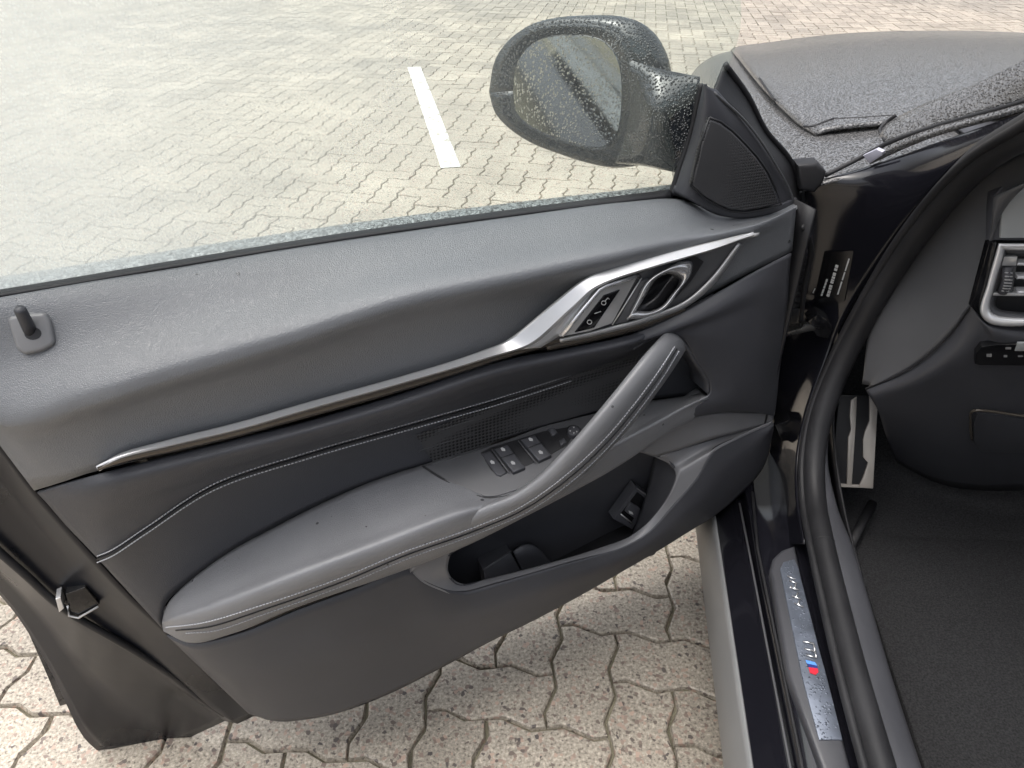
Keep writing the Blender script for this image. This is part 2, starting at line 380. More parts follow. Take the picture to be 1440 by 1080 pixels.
def glass_mat():
    m = bpy.data.materials.new('misted_window_glass'); m.use_nodes = True; n, l = m.node_tree.nodes, m.node_tree.links
    n.remove(n['Principled BSDF']); out = n['Material Output']
    tc = n.new('ShaderNodeTexCoord')
    tr = n.new('ShaderNodeBsdfTransparent'); tr.inputs[0].default_value = (.90, .975, .94, 1)
    df = n.new('ShaderNodeBsdfDiffuse'); df.inputs[0].default_value = (.92, .965, .92, 1)
    tl = n.new('ShaderNodeBsdfTranslucent'); tl.inputs[0].default_value = (.92, .965, .92, 1)
    ms = n.new('ShaderNodeMixShader'); ms.inputs[0].default_value = .75; l.new(df.outputs[0], ms.inputs[1]); l.new(tl.outputs[0], ms.inputs[2])
    # mist: denser towards the rear of the pane, with drifting cloud and fine droplets
    dp = n.new('ShaderNodeVectorMath'); dp.operation = 'DOT_PRODUCT'; dp.inputs[1].default_value = UD; l.new(tc.outputs['Object'], dp.inputs[0])
    no = n.new('ShaderNodeTexNoise'); no.inputs['Scale'].default_value = 3.2; no.inputs['Detail'].default_value = 3; l.new(tc.outputs['Object'], no.inputs['Vector'])
    ad = n.new('ShaderNodeMath'); ad.operation = 'MULTIPLY_ADD'; ad.inputs[1].default_value = .35; l.new(no.outputs[0], ad.inputs[0]); l.new(dp.outputs['Value'], ad.inputs[2])
    mr = n.new('ShaderNodeMapRange'); mr.interpolation_type = 'SMOOTHSTEP'; mr.inputs[1].default_value = -.12; mr.inputs[2].default_value = .48; mr.inputs[3].default_value = .74; mr.inputs[4].default_value = .08
    l.new(ad.outputs[0], mr.inputs[0])
    vo = n.new('ShaderNodeTexVoronoi'); vo.inputs['Scale'].default_value = 260; l.new(tc.outputs['Object'], vo.inputs['Vector'])
    vr = n.new('ShaderNodeMapRange'); vr.inputs[1].default_value = .2; vr.inputs[2].default_value = .5; vr.inputs[3].default_value = 1.12; vr.inputs[4].default_value = .9; l.new(vo.outputs['Distance'], vr.inputs[0])
    mu = n.new('ShaderNodeMath'); mu.operation = 'MULTIPLY'; l.new(mr.outputs[0], mu.inputs[0]); l.new(vr.outputs[0], mu.inputs[1])
    m1 = n.new('ShaderNodeMixShader'); l.new(mu.outputs[0], m1.inputs[0]); l.new(tr.outputs[0], m1.inputs[1]); l.new(ms.outputs[0], m1.inputs[2])
    gl = n.new('ShaderNodeBsdfGlossy'); gl.inputs['Roughness'].default_value = .02
    fr = n.new('ShaderNodeFresnel'); fr.inputs[0].default_value = 1.3
    m2 = n.new('ShaderNodeMixShader'); l.new(fr.outputs[0], m2.inputs[0]); l.new(m1.outputs[0], m2.inputs[1]); l.new(gl.outputs[0], m2.inputs[2])
    l.new(m2.outputs[0], out.inputs[0]); return m
M['glass'] = glass_mat()
M['mirror'] = mat('wet_mirror', (.66, .67, .67), .06, 1., .5, ('drops', 260, .16, .002, (.2, .6)))
M['windscreen'] = mat('wet_windscreen', (.03, .034, .034), .1, 0, .6, ('beads', 230, .8, .003))

# ------------------------------------------------------------------ PAVEMENT: interlocking wavy stones laid in herringbone
S = .1150; PA = R(-8.7); E1 = Vector((math.cos(PA), math.sin(PA), 0)); E2 = Vector((-math.sin(PA), math.cos(PA), 0))
N1 = Vector((.0998, 1.0318, 0))
def wav(t): return .072 * math.sin(2 * math.pi * t)
def outline(nx, ny, k):
    pts = []
    for i in range(nx * k): t = i / k; pts.append(Vector((t, wav(t), 0)))
    for i in range(ny * k): t = i / k; pts.append(Vector((nx - wav(t), t, 0)))
    for i in range(nx * k): t = nx - i / k; pts.append(Vector((t, ny + wav(t), 0)))
    for i in range(ny * k): t = ny - i / k; pts.append(Vector((-wav(t), t, 0)))
    return pts
def inset(pts, d):
    n = len(pts); out = []
    for i in range(n):
        t = (pts[(i+1) % n] - pts[i-1]).normalized(); out.append(pts[i] + Vector((-t.y, t.x, 0)) * d)
    return out
def paver_geo(nx, ny, k, rings):
    o = outline(nx, ny, k); V = []; F = []; n = len(o)
    R_ = [(inset(o, d), z) for d, z in rings]
    for pts, z in R_:
        for p in pts: V.append(E1 * ((p.x - nx/2) * S) + E2 * ((p.y - ny/2) * S) + UP * z)
    F.append(tuple(range(n)))
    for r in range(len(rings) - 1):
        for i in range(n): F.append((r*n + i, (r+1)*n + i, (r+1)*n + (i+1) % n, r*n + (i+1) % n))
    return V, F
pave_sheet = bpy.data.meshes.new('pavement')
def quad(p): 
    me = bpy.data.meshes.new('quad'); me.from_pydata(p, [], [tuple(range(len(p)))]); me.update(); return me
ground = link('ground', quad([Vector((-160, -120, -.03)), Vector((160, -120, -.03)), Vector((160, 260, -.03)), Vector((-160, 260, -.03))]), M['paver'], None, False)
tag(ground, 'wide paved lot stretching away past the car', None, None, 'structure')
pavement = link('pavement', quad([Vector((-50, -4, -.011)), Vector((50, -4, -.011)), Vector((50, 44, -.011)), Vector((-50, 44, -.011))]), M['joint'], None, False)
tag(pavement, 'mossy sand joints of the beige interlocking paving', None, None, 'structure')
def proj(p):
    q = p - CAMP; f = q.y * math.cos(PITCH) - q.z * math.sin(PITCH); u = q.y * math.sin(PITCH) + q.z * math.cos(PITCH)
    return (720 + FPX * q.x / f, 540 - FPX * u / f, f) if f > .1 else (1e6, 1e6, f)
def inpoly(x, y, poly):
    c = False
    for (x1, y1), (x2, y2) in zip(poly, poly[1:] + poly[:1]):
        if (y1 > y) != (y2 > y) and x < (x2 - x1) * (y - y1) / (y2 - y1) + x1: c = not c
    return c
OPEN = [[(0, 0), (690, 0), (690, 150), (760, 215), (945, 238), (945, 266), (0, 400)], [(380, 1080), (610, 948), (780, 858), (1000, 730), (1010, 1080)], [(0, 800), (85, 945), (170, 1080), (0, 1080)]]
cells = []
for i in range(-150, 170):
    for j in range(-40, 200):
        s = (i + j) % 4
        if s not in (0, 2): continue
        nx, ny = (2, 1) if s == 0 else (1, 2)
        c = N1 + E1 * ((i + nx/2) * S) + E2 * ((j + ny/2) * S)
        if not (-2.2 < c.y < 42): continue
        x, y, f = proj(c)
        if c.y > 1 and (x < (-420 if c.y < 12 else -60) or x > (1700 if c.y < 12 else 1500)): continue
        if c.y <= 1 and abs(c.x) > 2.5: continue
        vis = -25 < x < 1465 and -10 < y < 1110 and any(inpoly(x, y, p) for p in OPEN)
        cells.append((0 if vis else 1, (c - CAMP).length, nx, ny, c))
cells.sort(key=lambda t: (t[0], t[1]))
pm = {}
for nx, ny in ((2, 1), (1, 2)):
    V, F = paver_geo(nx, ny, 4, [(.062, 0), (.034, -.0022), (.016, -.012)])
    me = bpy.data.meshes.new('paving_stone'); me.from_pydata(V, [], F); me.update(); me.materials.append(M['paver'])
    pm[(nx, ny)] = me
for _, _, nx, ny, c in cells[:300]:
    o = bpy.data.objects.new('paving_stone', pm[(nx, ny)]); COL.objects.link(o)
    o.location = c + UP * random.uniform(-.0015, .001); o.rotation_euler = (random.uniform(-.008, .008), random.uniform(-.008, .008), random.uniform(-.012, .012))
    o.parent = pavement; o.matrix_parent_inverse = Matrix.Translation(pavement.location).inverted()
V = []; F = []; gm = {k: paver_geo(k[0], k[1], 3, [(.045, 0), (.016, -.010)]) for k in pm}; gf = {k: paver_geo(k[0], k[1], 2, [(.035, 0)]) for k in pm}
for _, dist, nx, ny, c in cells[300:]:
    v, f = (gm if dist < 9 else gf)[(nx, ny)]; dz = random.uniform(-.0015, .001); a, b2 = random.uniform(-.008, .008), random.uniform(-.008, .008)
    F += [tuple(q + len(V) for q in t) for t in f]; V += [p + c + UP * (dz + a * p.x + b2 * p.y) for p in v]
me = bpy.data.meshes.new('far_paving_stones'); me.from_pydata(V, [], F); me.update()
link('far_paving_stones', me, M['paver'], pavement, False, 'stuff')
# painted bay line and a second one far to the side
def paint(name, a, b, wd):
    d = (b - a).normalized(); s = Vector((-d.y, d.x, 0)) * wd / 2
    return prism(name, [a - s + UP*.0045, b - s + UP*.0045, b + s + UP*.0045, a + s + UP*.0045], UP * -.003, M['line'], pavement, .0012)
paint('painted_line', Z(634, 236, 0), Z(634, 236, 0) + (Z(597, 135, 0) - Z(634, 236, 0)) * 1.6, .105)

# ------------------------------------------------------------------ CAR
car = bpy.data.objects.new('car', None); COL.objects.link(car); car.location = C(1.1, 1.0, 0)
tag(car, 'black car with its front door swung wide open on the wet paving', 'car')

# ---------- door shell: outer skin, inner frame and its stepped rear edge
sh = [DL([(-92, 430, .0), (-90, 480, .015), (-45, 572, .03), (0, 628, .035), (50, 692, .035), (135, 787, .035), (190, 845, .03), (240, 890, .026), (300, 950, .02), (340, 984, .02), (368, 1002, .02)]),
      DL([(-110, 432, -.01), (-108, 482, .0), (-68, 580, .0), (-25, 642, .0), (22, 710, .0), (100, 803, .0), (160, 862, .0), (206, 905, .0), (262, 962, .0), (302, 998, .0), (334, 1018, .0)]),
      DL([(-150, 500, -.02), (-140, 560, -.02), (-110, 650, -.02), (-60, 720, -.02), (0, 778, -.02), (70, 842, -.02), (128, 884, -.02), (185, 922, -.02), (245, 964, -.02), (284, 992, -.02), (316, 1014, -.02)]),
      DL([(-152, 520, -.07), (-142, 580, -.07), (-112, 670, -.07), (-64, 735, -.07), (-8, 796, -.07), (58, 868, -.07), (105, 930, -.07), (155, 985, -.07), (185, 1010, -.07), (215, 1030, -.07), (250, 1045, -.07)]),
      DL([(-170, 560, -.088), (-160, 610, -.088), (-135, 680, -.088), (-85, 745, -.088), (-20, 815, -.088), (28, 872, -.088), (72, 945, -.088), (100, 1005, -.088), (110, 1025, -.088), (122, 1042, -.088), (136, 1055, -.088)]),
      DL([(-185, 540, -.098), (-172, 590, -.098), (-125, 660, -.098), (-70, 725, -.098), (2, 788, -.098), (38, 858, -.098), (86, 945, -.098), (114, 1005, -.098), (122, 1022, -.098), (134, 1042, -.098), (148, 1058, -.098)])]
door = loft('door', sh, M['jamb'], car, 50, 5, False, .003, label='open front door with black leather trimmed inner panel and frameless misted window')
us = [DD(u, -.105 - .05 * (1 - (u + .3)**2), z) for u in (-.93, .22) for z in (.2,)]
def skin(u, z):
    k = (z - .62) / .4
    return DD(u, -.112 - .035 * (1 - k * k), z)
loft('outer_skin', [[skin(u, z) for u in (-1.03, -.6, -.25, .05, .22)] for z in (.14, .22, .38, .58, .75, .86)] + [[DD(u, -.06, .900) for u in (-1.03, -.6, -.25, .05, .22)]], M['paint'], door, 24, 4, thick=.002, face=DD(-.3, -3, .6))
loft('inner_frame', [[DD(u, .0, z) for u in (-.76, -.3, .2)] for z in (.38, .6, .90)], M['dark'], door, 6, 2, thick=.004)
loft('hinge_face', [[DD(.205, w, z) for z in (.25, .5, .75, .9)] for w in (-.12, -.06, .02, .07)], M['dark'], door, 12, 2, thick=.004, face=DD(1, 0, .6))
tube('door_seal', DL([(-115, 655, -.008), (-62, 722, -.008), (0, 777, -.008), (40, 812, -.008), (72, 842, -.008), (104, 866, -.008), (135, 884, -.008), (190, 916, -.008), (245, 952, -.008), (284, 982, -.008), (316, 1004, -.008)]), .0055, M['rubber'], door, 8, n=60)
# latch
lp = plane3(D(90, 840, .0), D(140, 840, .0), D(110, 870, .0))
prism('latch', [P(x, y, lp, .006) for x, y in ((92, 836), (120, 826), (140, 850), (136, 856), (108, 868), (98, 860))], WD * -.03, M['piano'], door, .002)
prism('latch_claw', [P(x, y, lp, .012) for x, y in ((78, 843), (85, 840), (90, 856), (83, 862))], WD * -.02, M['alu'], door, .0015)
tube('latch_rim', [P(x, y, lp, .008) for x, y in ((95, 852), (97, 866), (110, 869), (138, 853))], .0016, M['alu'], door, 6)

# ---------- window glass and belt seals
def gp(u, z): 
    k = (z - .93); return DD(u, -.012 + .02 * k + .16 * k * k, z)
gz = [.90, .98, 1.06, 1.14, 1.22, 1.30, 1.37]
fr_u = [.005, .03, .058, .075, .04, -.06, -.22]
gl = loft('window_glass', [[gp(-1.06 + (fu + 1.06) * t, z) for t in (0, .25, .5, .75, 1)] for z, fu in zip(gz, fr_u)], M['glass'], door, 30, 4, thick=0,
          label='rain misted frameless side window')
c0 = [(-92, 430), (0, 416), (240, 376), (480, 337), (700, 306), (880, 283), (944, 275)]
loft('inner_belt_seal', [DL([(x, y - 9, -.010) for x, y in c0]), DL([(x, y - 7, -.002) for x, y in c0]), DL([(x, y - 1, .008) for x, y in c0]), DL([(x, y + 4, .008) for x, y in c0])], M['rubber'], door, 50, 3)
loft('outer_belt_seal', [DL([(x, y - 9 + .002 * x, -.014) for x, y in c0]), DL([(x, y - 14 + .004 * x, -.018) for x, y in c0]), DL([(x, y - 27 + .012 * x, -.040) for x, y in c0]), DL([(x, y - 22 + .011 * x, -.060) for x, y in c0])], M['rubber_wet'], door, 60, 4)

# ---------- upper pad with soft shoulder
def shift(l, dy, w): return [(x, y + dy, w if not callable(w) else w(x)) for x, y in l]
C0 = [(-90, 432), (0, 418), (115, 398), (240, 378), (400, 351), (560, 327), (733, 303), (880, 284), (960, 281), (1015, 304), (1075, 302), (1122, 284)]
C1 = [(-62, 545), (0, 597), (115, 567), (240, 527), (400, 479), (560, 426), (733, 389), (880, 357), (960, 340), (1020, 327), (1075, 312), (1120, 291)]
C3 = [(48, 690), (90, 677), (137, 662), (300, 622), (430, 588), (560, 551), (700, 505), (800, 485), (900, 464), (973, 427), (1047, 387), (1114, 353)]
w0 = [.010] * 8 + [.010, .018, .026, .020]
wm = [.018, .038, .054, .062, .066, .068, .067, .063, .055, .046, .042, .030]
w2 = [.028, .068, .096, .107, .112, .113, .111, .107, .096, .084, .072, .050]
w3 = [.030, .070, .100, .112, .117, .118, .116, .112, .101, .090, .080, .056]
w5 = [.048, .070, .082, .084, .084, .084, .084, .082, .080, .080, .080, .062]
def mixc(a, b, f): return [(p[0] + (q[0] - p[0]) * f, p[1] + (q[1] - p[1]) * f) for p, q in zip(a, b)]
def row(c, w): return [D(p[0], p[1], v) for p, v in zip(c, w)]
f3 = mixc(C1, C3, .08)
pad = loft('upper_pad', [row(C0, w0), row(mixc(C0, C1, .10), [a * .8 + b * .2 + .004 for a, b in zip(w0, wm)]), row(mixc(C0, C1, .5), wm), row(mixc(C0, C1, .90), w2), row(C1, [a * .55 + b * .45 + .002 for a, b in zip(w2, w3)]), row(f3, w3),
     row(mixc(C1, C3, .30), [a * .30 + b * .70 - .002 for a, b in zip(w3, w5)]), row(C3, w5)], M['pad'], door, 110, 5)
# lock pin
pp = plane3(D(20, 450, .022), D(75, 450, .030), D(45, 500, .042))
prism('pin_surround', [P(x, y, pp, .010) for x, y in ((8, 446), (30, 441), (62, 439), (70, 452), (77, 484), (60, 494), (34, 500), (22, 492))], pp[1] * -.014, M['pale_plastic'], door, .0045, 3, round_n=.35)
prism('pin_well', [P(46 + 12 * math.cos(a), 469 + 9 * math.sin(a), pp, .0105) for a in [k * math.pi / 8 for k in range(16)]], pp[1] * -.004, M['dark'], door)
a_, b_ = P(45, 470, pp, .002), P(27, 433, pp, .036)
tube('lock_pin', [a_, a_.lerp(b_, .5), a_.lerp(b_, .93), b_], [.0068, .0064, .0060, .0040], M['plastic'], door, 14, updir=UD)

# ---------- trim strip, handle bezel
T0 = [(136, 658), (163, 640), (233, 619), (333, 594), (430, 566), (560, 530), (640, 506), (688, 489), (706, 482), (722, 472), (780, 424), (818, 394), (832, 386), (850, 380), (913, 361), (1013, 337), (1047, 329), (1068, 327)]
Tm = [(137, 660), (168, 646), (236, 629), (336, 605), (433, 577), (562, 541), (645, 517), (698, 501), (720, 495), (745, 487), (806, 435), (838, 406), (850, 400), (864, 394), (918, 377), (1008, 350), (1034, 340), (1060, 330)]
T1 = [(138, 662), (172, 652), (240, 638), (340, 614), (436, 588), (564, 552), (650, 525), (710, 505), (760, 492), (800, 482)]
t0w = [.084, .088, .090, .091, .092, .093, .094, .096, .097, .098, .102, .104, .104, .104, .102, .094, .090, .086]
ts_ = loft('trim_strip', [row(T0, t0w), row(mixc(T0, Tm, .12), [a + .003 for a in t0w]), row(mixc(T0, Tm, .85), [a + .014 for a in t0w]), row(Tm, [a + .010 for a in t0w])], M['alu'], door, 160, 2, smooth=False)
sharp(ts_, 14)
Ta = Tm[:7] + [(700, 500), (745, 487), (788, 476)]
loft('accent_strip', [row(Ta, [.101] * 10), row(mixc(Ta, T1, .6), [.101] * 10), row(T1, [.087] * 10)], M['accent'], door, 80, 3)
bz = plane3(D(800, 470, .100), D(1000, 360, .092), D(850, 390, .098))
def BZ(l, off): return [P(x, y, bz, off) for x, y in l]
prism('handle_bezel', BZ([(745, 487), (775, 465), (806, 434), (846, 400), (918, 376), (1008, 349), (1042, 336), (1026, 366), (1000, 400), (968, 428), (913, 450), (850, 468), (795, 483)], .000), WD * -.012, M['plastic_grey'], door, .001, label='dark recess around the release lever')
loft('blade', [BZ([(722, 492), (760, 470), (800, 432), (838, 398), (862, 389)], .003), BZ([(760, 489), (786, 472), (812, 440), (842, 407), (862, 397)], .006)], M['alu'], door, 30, 2)
loft('bezel_rim', [BZ([(788, 479), (850, 464), (913, 446), (966, 424), (1000, 394), (1040, 343)], .007), BZ([(788, 482), (852, 469), (916, 451), (970, 429), (1006, 398), (1043, 344)], .003)], M['alu'], door, 50, 2, thick=.003)
loft('lower_accent', [BZ([(770, 489), (850, 469), (916, 452), (962, 434)], .002), BZ([(770, 493), (852, 476), (918, 458), (966, 437)], -.002)], M['accent'], door, 40, 2)
# lock buttons: bright framed parallelogram with black key pad
prism('button_frame', BZ([(788, 474), (806, 448), (840, 407), (850, 402), (898, 387), (893, 396), (861, 455), (830, 466)], .010), WD * -.012, M['alu'], door, .0015)
tube('button_frame_edge', BZ([(790, 472), (812, 444), (843, 407), (852, 402), (895, 388)], .012), .0034, M['chrome'], door, 8)
prism('lock_button', BZ([(809, 468), (850, 416), (872, 408), (836, 461)], .0125), WD * -.004, M['piano'], door, .0008)
tube('button_divider', BZ([(836, 441), (845, 438)], .0132), .0006, M['icon'], door, 5)
for (cx, cy) in ((849, 426), (829, 453)):
    o1 = tube('lock_icon', BZ([(cx + 3.2 * math.cos(a), cy + 3.0 * math.sin(a)) for a in [k * math.pi / 5 for k in range(11)]], .0132), .0006, M['icon'], door, 5)
tube('lock_icon', BZ([(851, 423), (855, 419), (857, 421)], .0132), .0006, M['icon'], door, 5)
prism('lever_plate', BZ([(866, 456), (900, 396), (912, 392), (915, 400), (884, 452)], .006), WD * -.008, M['plastic_grey'], door, .001)
tube('lever_plate_edge', BZ([(861, 457), (880, 427), (902, 391)], .009), .0009, M['alu'], door, 6)
prism('lever_cup', BZ([(893, 437), (908, 412), (925, 388), (942, 384), (956, 394), (952, 404), (932, 430), (914, 438)], .003), WD * -.006, M['piano'], door, .001)
# release lever: bright ring round the cup
outer = [(880, 450), (893, 424), (908, 396), (935, 377), (962, 366), (974, 370), (973, 384), (958, 406), (936, 434), (910, 446)]
inner = [(896, 436), (906, 420), (922, 394), (938, 386), (950, 388), (957, 394), (954, 402), (944, 414), (929, 431), (914, 437)]
g0 = BZ(outer + outer[:1], .006); g1 = BZ(mixc(outer, inner, .4) + [mixc(outer, inner, .4)[0]], .016); g2 = BZ(mixc(outer, inner, .75) + [mixc(outer, inner, .75)[0]], .013); g3 = BZ(inner + inner[:1], .002)
loft('release_lever', [g0, g1, g2, g3], M['chrome'], door, 60, 3, thick=.002, label='satin chrome release lever curved round a black cup')
prism('lever_socket', BZ([(962, 362), (975, 359), (990, 368), (972, 396), (950, 420), (962, 400), (975, 384)], .004), WD * -.006, M['dark'], door, .001)
tube('bezel_hinge_pin', BZ([(896, 387), (900, 390)], .014), .003, M['dark'], door, 8)

# ---------- mid roll, recess, front panel
Mr0 = [(52, 693), (92, 680), (140, 666), (300, 625), (430, 592), (560, 554), (700, 508), (800, 488), (895, 467), (973, 430), (1047, 390), (1113, 356)]
Mr1 = [(66, 708), (102, 695), (150, 680), (305, 640), (434, 606), (563, 568), (702, 522), (802, 500), (897, 478), (975, 444), (1048, 402), (1111, 380)]
Mr2 = [(92, 738), (125, 722), (165, 702), (310, 655), (437, 620), (566, 583), (704, 537), (803, 512), (890, 490), (950, 472), (1030, 440), (1108, 420)]
wr0 = [.046, .068, .082, .088, .088, .088, .088, .088, .088, .090, .086, .064]
wr1 = [.048, .074, .092, .100, .102, .102, .102, .102, .102, .102, .096, .066]
wr2 = [.048, .072, .088, .094, .094, .092, .090, .088, .092, .100, .098, .068]
Ms = [(137, 785), (158, 776), (205, 745), (300, 684), (430, 640), (570, 600), (704, 562), (803, 530), (890, 503), (925, 492), (965, 486), (1005, 500)]
Mb = [(228, 884), (232, 852), (258, 826), (340, 768), (440, 714), (540, 672), (640, 641), (740, 607), (842, 579), (900, 565), (950, 558), (1005, 552)]
ws = [.046, .060, .066, .068, .066, .060, .052, .048, .046, .046, .046, .046]
wb = [.042, .046, .048, .050, .050, .048, .046, .044, .042, .040, .040, .040]
Mr2b = Mr2[:9] + [(925, 474), (965, 472), (1005, 478)]; wr2b = wr2[:9] + [.07, .06, .05]
Mmid = mixc(Ms, Mb, .45)
recess = loft('recess_panel', [row(Mr0[:9] + [(940, 445), (985, 424), (1005, 414)], wr0[:9] + [.078] * 3), row(Mr1[:9] + [(935, 462), (980, 446), (1005, 440)], wr1[:9] + [.084, .078, .074]), row(Mr2b, wr2b), row(mixc(Mr2b, Ms, .5), [(a + b) / 2 - .002 for a, b in zip(wr2b, ws)]), row(Ms, ws)], M['leather_dark'], door, 90, 5)
insert = loft('lower_insert', [row(Ms, ws), row(Mmid, [a * .5 + b * .5 - .003 for a, b in zip(ws, wb)]), row(Mb, wb)], M['leather_dark'], door, 90, 5)
front_rows = [[(893, 468, .089), (935, 449, .090), (978, 428, .090), (1047, 390, .086), (1113, 356, .064)],
              [(900, 480, .099), (938, 465, .103), (988, 443, .104), (1052, 410, .098), (1110, 386, .066)],
              [(915, 477, .094), (955, 466, .099), (1010, 449, .102), (1060, 432, .096), (1108, 420, .068)],
              [(955, 474, .096), (980, 474, .102), (1020, 468, .104), (1065, 460, .096), (1104, 455, .066)],
              [(980, 508, .098), (1000, 508, .102), (1035, 502, .104), (1070, 498, .096), (1100, 495, .066)],
              [(998, 540, .098), (1015, 536, .101), (1040, 532, .102), (1070, 528, .094), (1096, 526, .066)],
              [(998, 553, .100), (1018, 552, .101), (1042, 551, .100), (1070, 552, .090), (1093, 556, .066)],
              [(980, 570, .106), (1010, 568, .102), (1040, 567, .096), (1068, 570, .086), (1091, 574, .066)],
              [(958, 592, .110), (1000, 582, .098), (1035, 580, .090), (1065, 581, .082), (1089, 585, .066)]]
loft('front_panel', [DL(r) for r in front_rows], M['plastic'], door, 40, 5)
ed = DL([(890, 490, .092), (910, 479, .092), (935, 473, .094), (955, 475, .096), (980, 508, .098), (998, 540, .098), (998, 553, .1)])
loft('recess_edge', [ed, [p - WD * .05 - UP * .002 for p in ed]], M['plastic'], door, 50, 3)
# speaker mesh set in the recess
sp_t = [(585, 612), (650, 585), (720, 556), (800, 530), (860, 508), (896, 494)]
sp_b = [(610, 652), (680, 627), (750, 602), (812, 585), (862, 570), (908, 548)]
def drape(objs, pix, lift):
    """measured outline points dropped along the sight line onto parts already built"""
    from mathutils.bvhtree import BVHTree
    trees = [BVHTree.FromPolygons([v.co + o.location for v in o.data.vertices], [tuple(p.vertices) for p in o.data.polygons]) for o in objs]
    out = []
    for x, y in pix:
        d = ray(x, y).normalized(); best = None
        for t in trees:
            h = t.ray_cast(CAMP, d)
            if h[0] is not None and (best is None or h[3] < best[1]): best = (h[0] - d * lift, h[3])
        out.append(best[0] if best else D(x, y, .05))
    return out
def px2(l, n): return [(p.x, p.y) for p in curve([Vector((x, y, 0)) for x, y in l], n)]
gt_, gb_ = px2(sp_t, 40), px2(sp_b, 40)
gr_ = [drape((recess, insert), mixc(gt_, gb_, k / 10), .0022) for k in range(11)]
link('speaker_grille', gridmesh('speaker_grille', gr_), M['grille'], door)
for l in ([(612, 608), (640, 598), (668, 590)], [(590, 634), (630, 621), (668, 609)], [(600, 655), (640, 641), (690, 625)]):
    tube('groove_line', drape((recess, insert), px2(l, 12), .0028), .0006, M['plastic_grey'], door, 5)
def seam(pts, wl, dy, lift=.002): return [D(x, y + dy, w + lift) for (x, y), w in zip(pts, wl)]
for dy in (-3, 6):
    stitches('stitching', seam(Ms[:8], ws[:8], dy, .0042), M['thread'], door)
tube('seam', seam(Ms[:8], ws[:8], 1.5, .0005), .0016, M['dark'], door, 6, n=60)

# ---------- armrest
Aa = [(229, 868), (240, 843), (300, 791), (400, 734), (513, 681), (593, 654), (703, 622), (764, 600), (842, 580), (909, 564), (960, 557), (990, 552)]
Ac = [(228, 874), (240, 868), (290, 851), (400, 808), (533, 759), (633, 721), (700, 703), (780, 668), (850, 630), (925, 590), (962, 570), (994, 556)]
Ad = [(228, 878), (246, 880), (298, 870), (408, 828), (540, 776), (640, 738), (712, 712), (790, 677), (858, 640), (930, 600), (968, 578), (998, 562)]
Ae = [(229, 884), (256, 893), (308, 882), (412, 842), (545, 793), (645, 756), (722, 722), (800, 684), (866, 648), (936, 605), (974, 583), (1000, 566)]
Af = [(230, 888), (266, 903), (330, 889), (418, 852), (553, 806), (652, 768), (736, 727), (808, 690), (872, 654), (940, 608), (978, 587), (1003, 570)]
wa = [.046, .048, .050, .050, .050, .048, .046, .045, .044, .044, .050, .07]
wc = [.050, .082, .118, .148, .156, .154, .144, .132, .124, .114, .106, .098]
wd_ = [.052, .092, .130, .160, .168, .164, .150, .138, .130, .120, .110, .100]
we = [.052, .088, .124, .152, .160, .156, .145, .134, .126, .116, .107, .098]
wf = [.050, .070, .098, .122, .128, .127, .126, .122, .116, .108, .101, .094]
AR = [row(Aa, wa), row(mixc(Aa, Ac, .5), [(a + b) / 2 + .001 for a, b in zip(wa, wc)]), row(mixc(Aa, Ac, .88), [a * .12 + b * .88 for a, b in zip(wa, wc)]), row(mixc(Ac, Ad, .25), [b + .007 for b in wc]), row(Ad, wd_), row(Ae, we), row(Af, wf), [p - WD * .045 + UP * .004 for p in row(Af, wf)]]
arm = loft('armrest', AR, M['leather'], door, 110, 5, label='grey leather armrest with double stitched front edge and rain spots')
stl = mixc(Ad, Ae, .75)[0:8]; wst = [a * .25 + b * .75 for a, b in zip(wd_, we)][0:8]
stu = mixc(Ad, Ae, .10)[0:8]; wsu = [a * .9 + b * .1 for a, b in zip(wd_, we)][0:8]
# pull handle rising from the front edge
hL = [(600, 745), (640, 728), (684, 709), (722, 694), (756, 671), (792, 635), (832, 590), (871, 543), (906, 500), (930, 474), (944, 460)]
hR = [(606, 775), (660, 757), (705, 740), (748, 718), (783, 698), (822, 666), (866, 622), (905, 576), (939, 530), (961, 496), (970, 478)]
hw = [.134, .148, .156, .162, .168, .172, .172, .164, .146, .116, .078]
def hrow(f, dw): return [D(x, y, w + dw) for (x, y), w in zip(mixc(hL, hR, f), hw)]
hring = [hrow(-.02, -.012), hrow(0, -.003), hrow(.10, .004), hrow(.30, .0085), hrow(.52, .009), hrow(.70, .005), hrow(.86, -.002), hrow(.97, -.010), hrow(1.0, -.018)]
hback = [[p - WD * .016 for p in hrow(.75, -.018)], [p - WD * .016 for p in hrow(.3, -.014)]]
hg_ = lofted(hring + hback + [hring[0]], 70, 4)
pull = link('pull_handle', gridmesh('pull_handle', hg_), M['leather'], door, label='leather pull handle arching over the switch panel')
hl = DL([(660, 741, .165), (722, 718, .176), (783, 690, .178), (842, 638, .180), (893, 580, .174), (926, 534, .160), (948, 500, .138), (956, 488, .124)])
hl2 = [p + RT * .006 - UP * .007 - WD * .002 for p in hl]
def ontohandle(pts, push=.03):
    from mathutils.bvhtree import BVHTree
    out = []
    trees = []
    for o in (pull, arm):
        me = o.data; vs = [v.co + o.location for v in me.vertices]; trees.append(BVHTree.FromPolygons(vs, [tuple(p.vertices) for p in me.polygons]))
    for p in pts:
        d = (p - CAMP).normalized(); best = None
        for t in trees:
            h = t.ray_cast(CAMP, d)
            if h[0] is not None and (best is None or h[3] < best[1]): best = (h[0] + h[1].normalized() * (.0006 if h[1].dot(d) < 0 else -.0006), h[3])
        out.append(best[0] if best else p)
    return out
def pixline(l, n=60): # even steps along a pixel line, dropped on the armrest / handle surface
    v = curve([Vector((x, y, 0)) for x, y in l], n); return ontohandle([D(p.x, p.y, .15) for p in v])
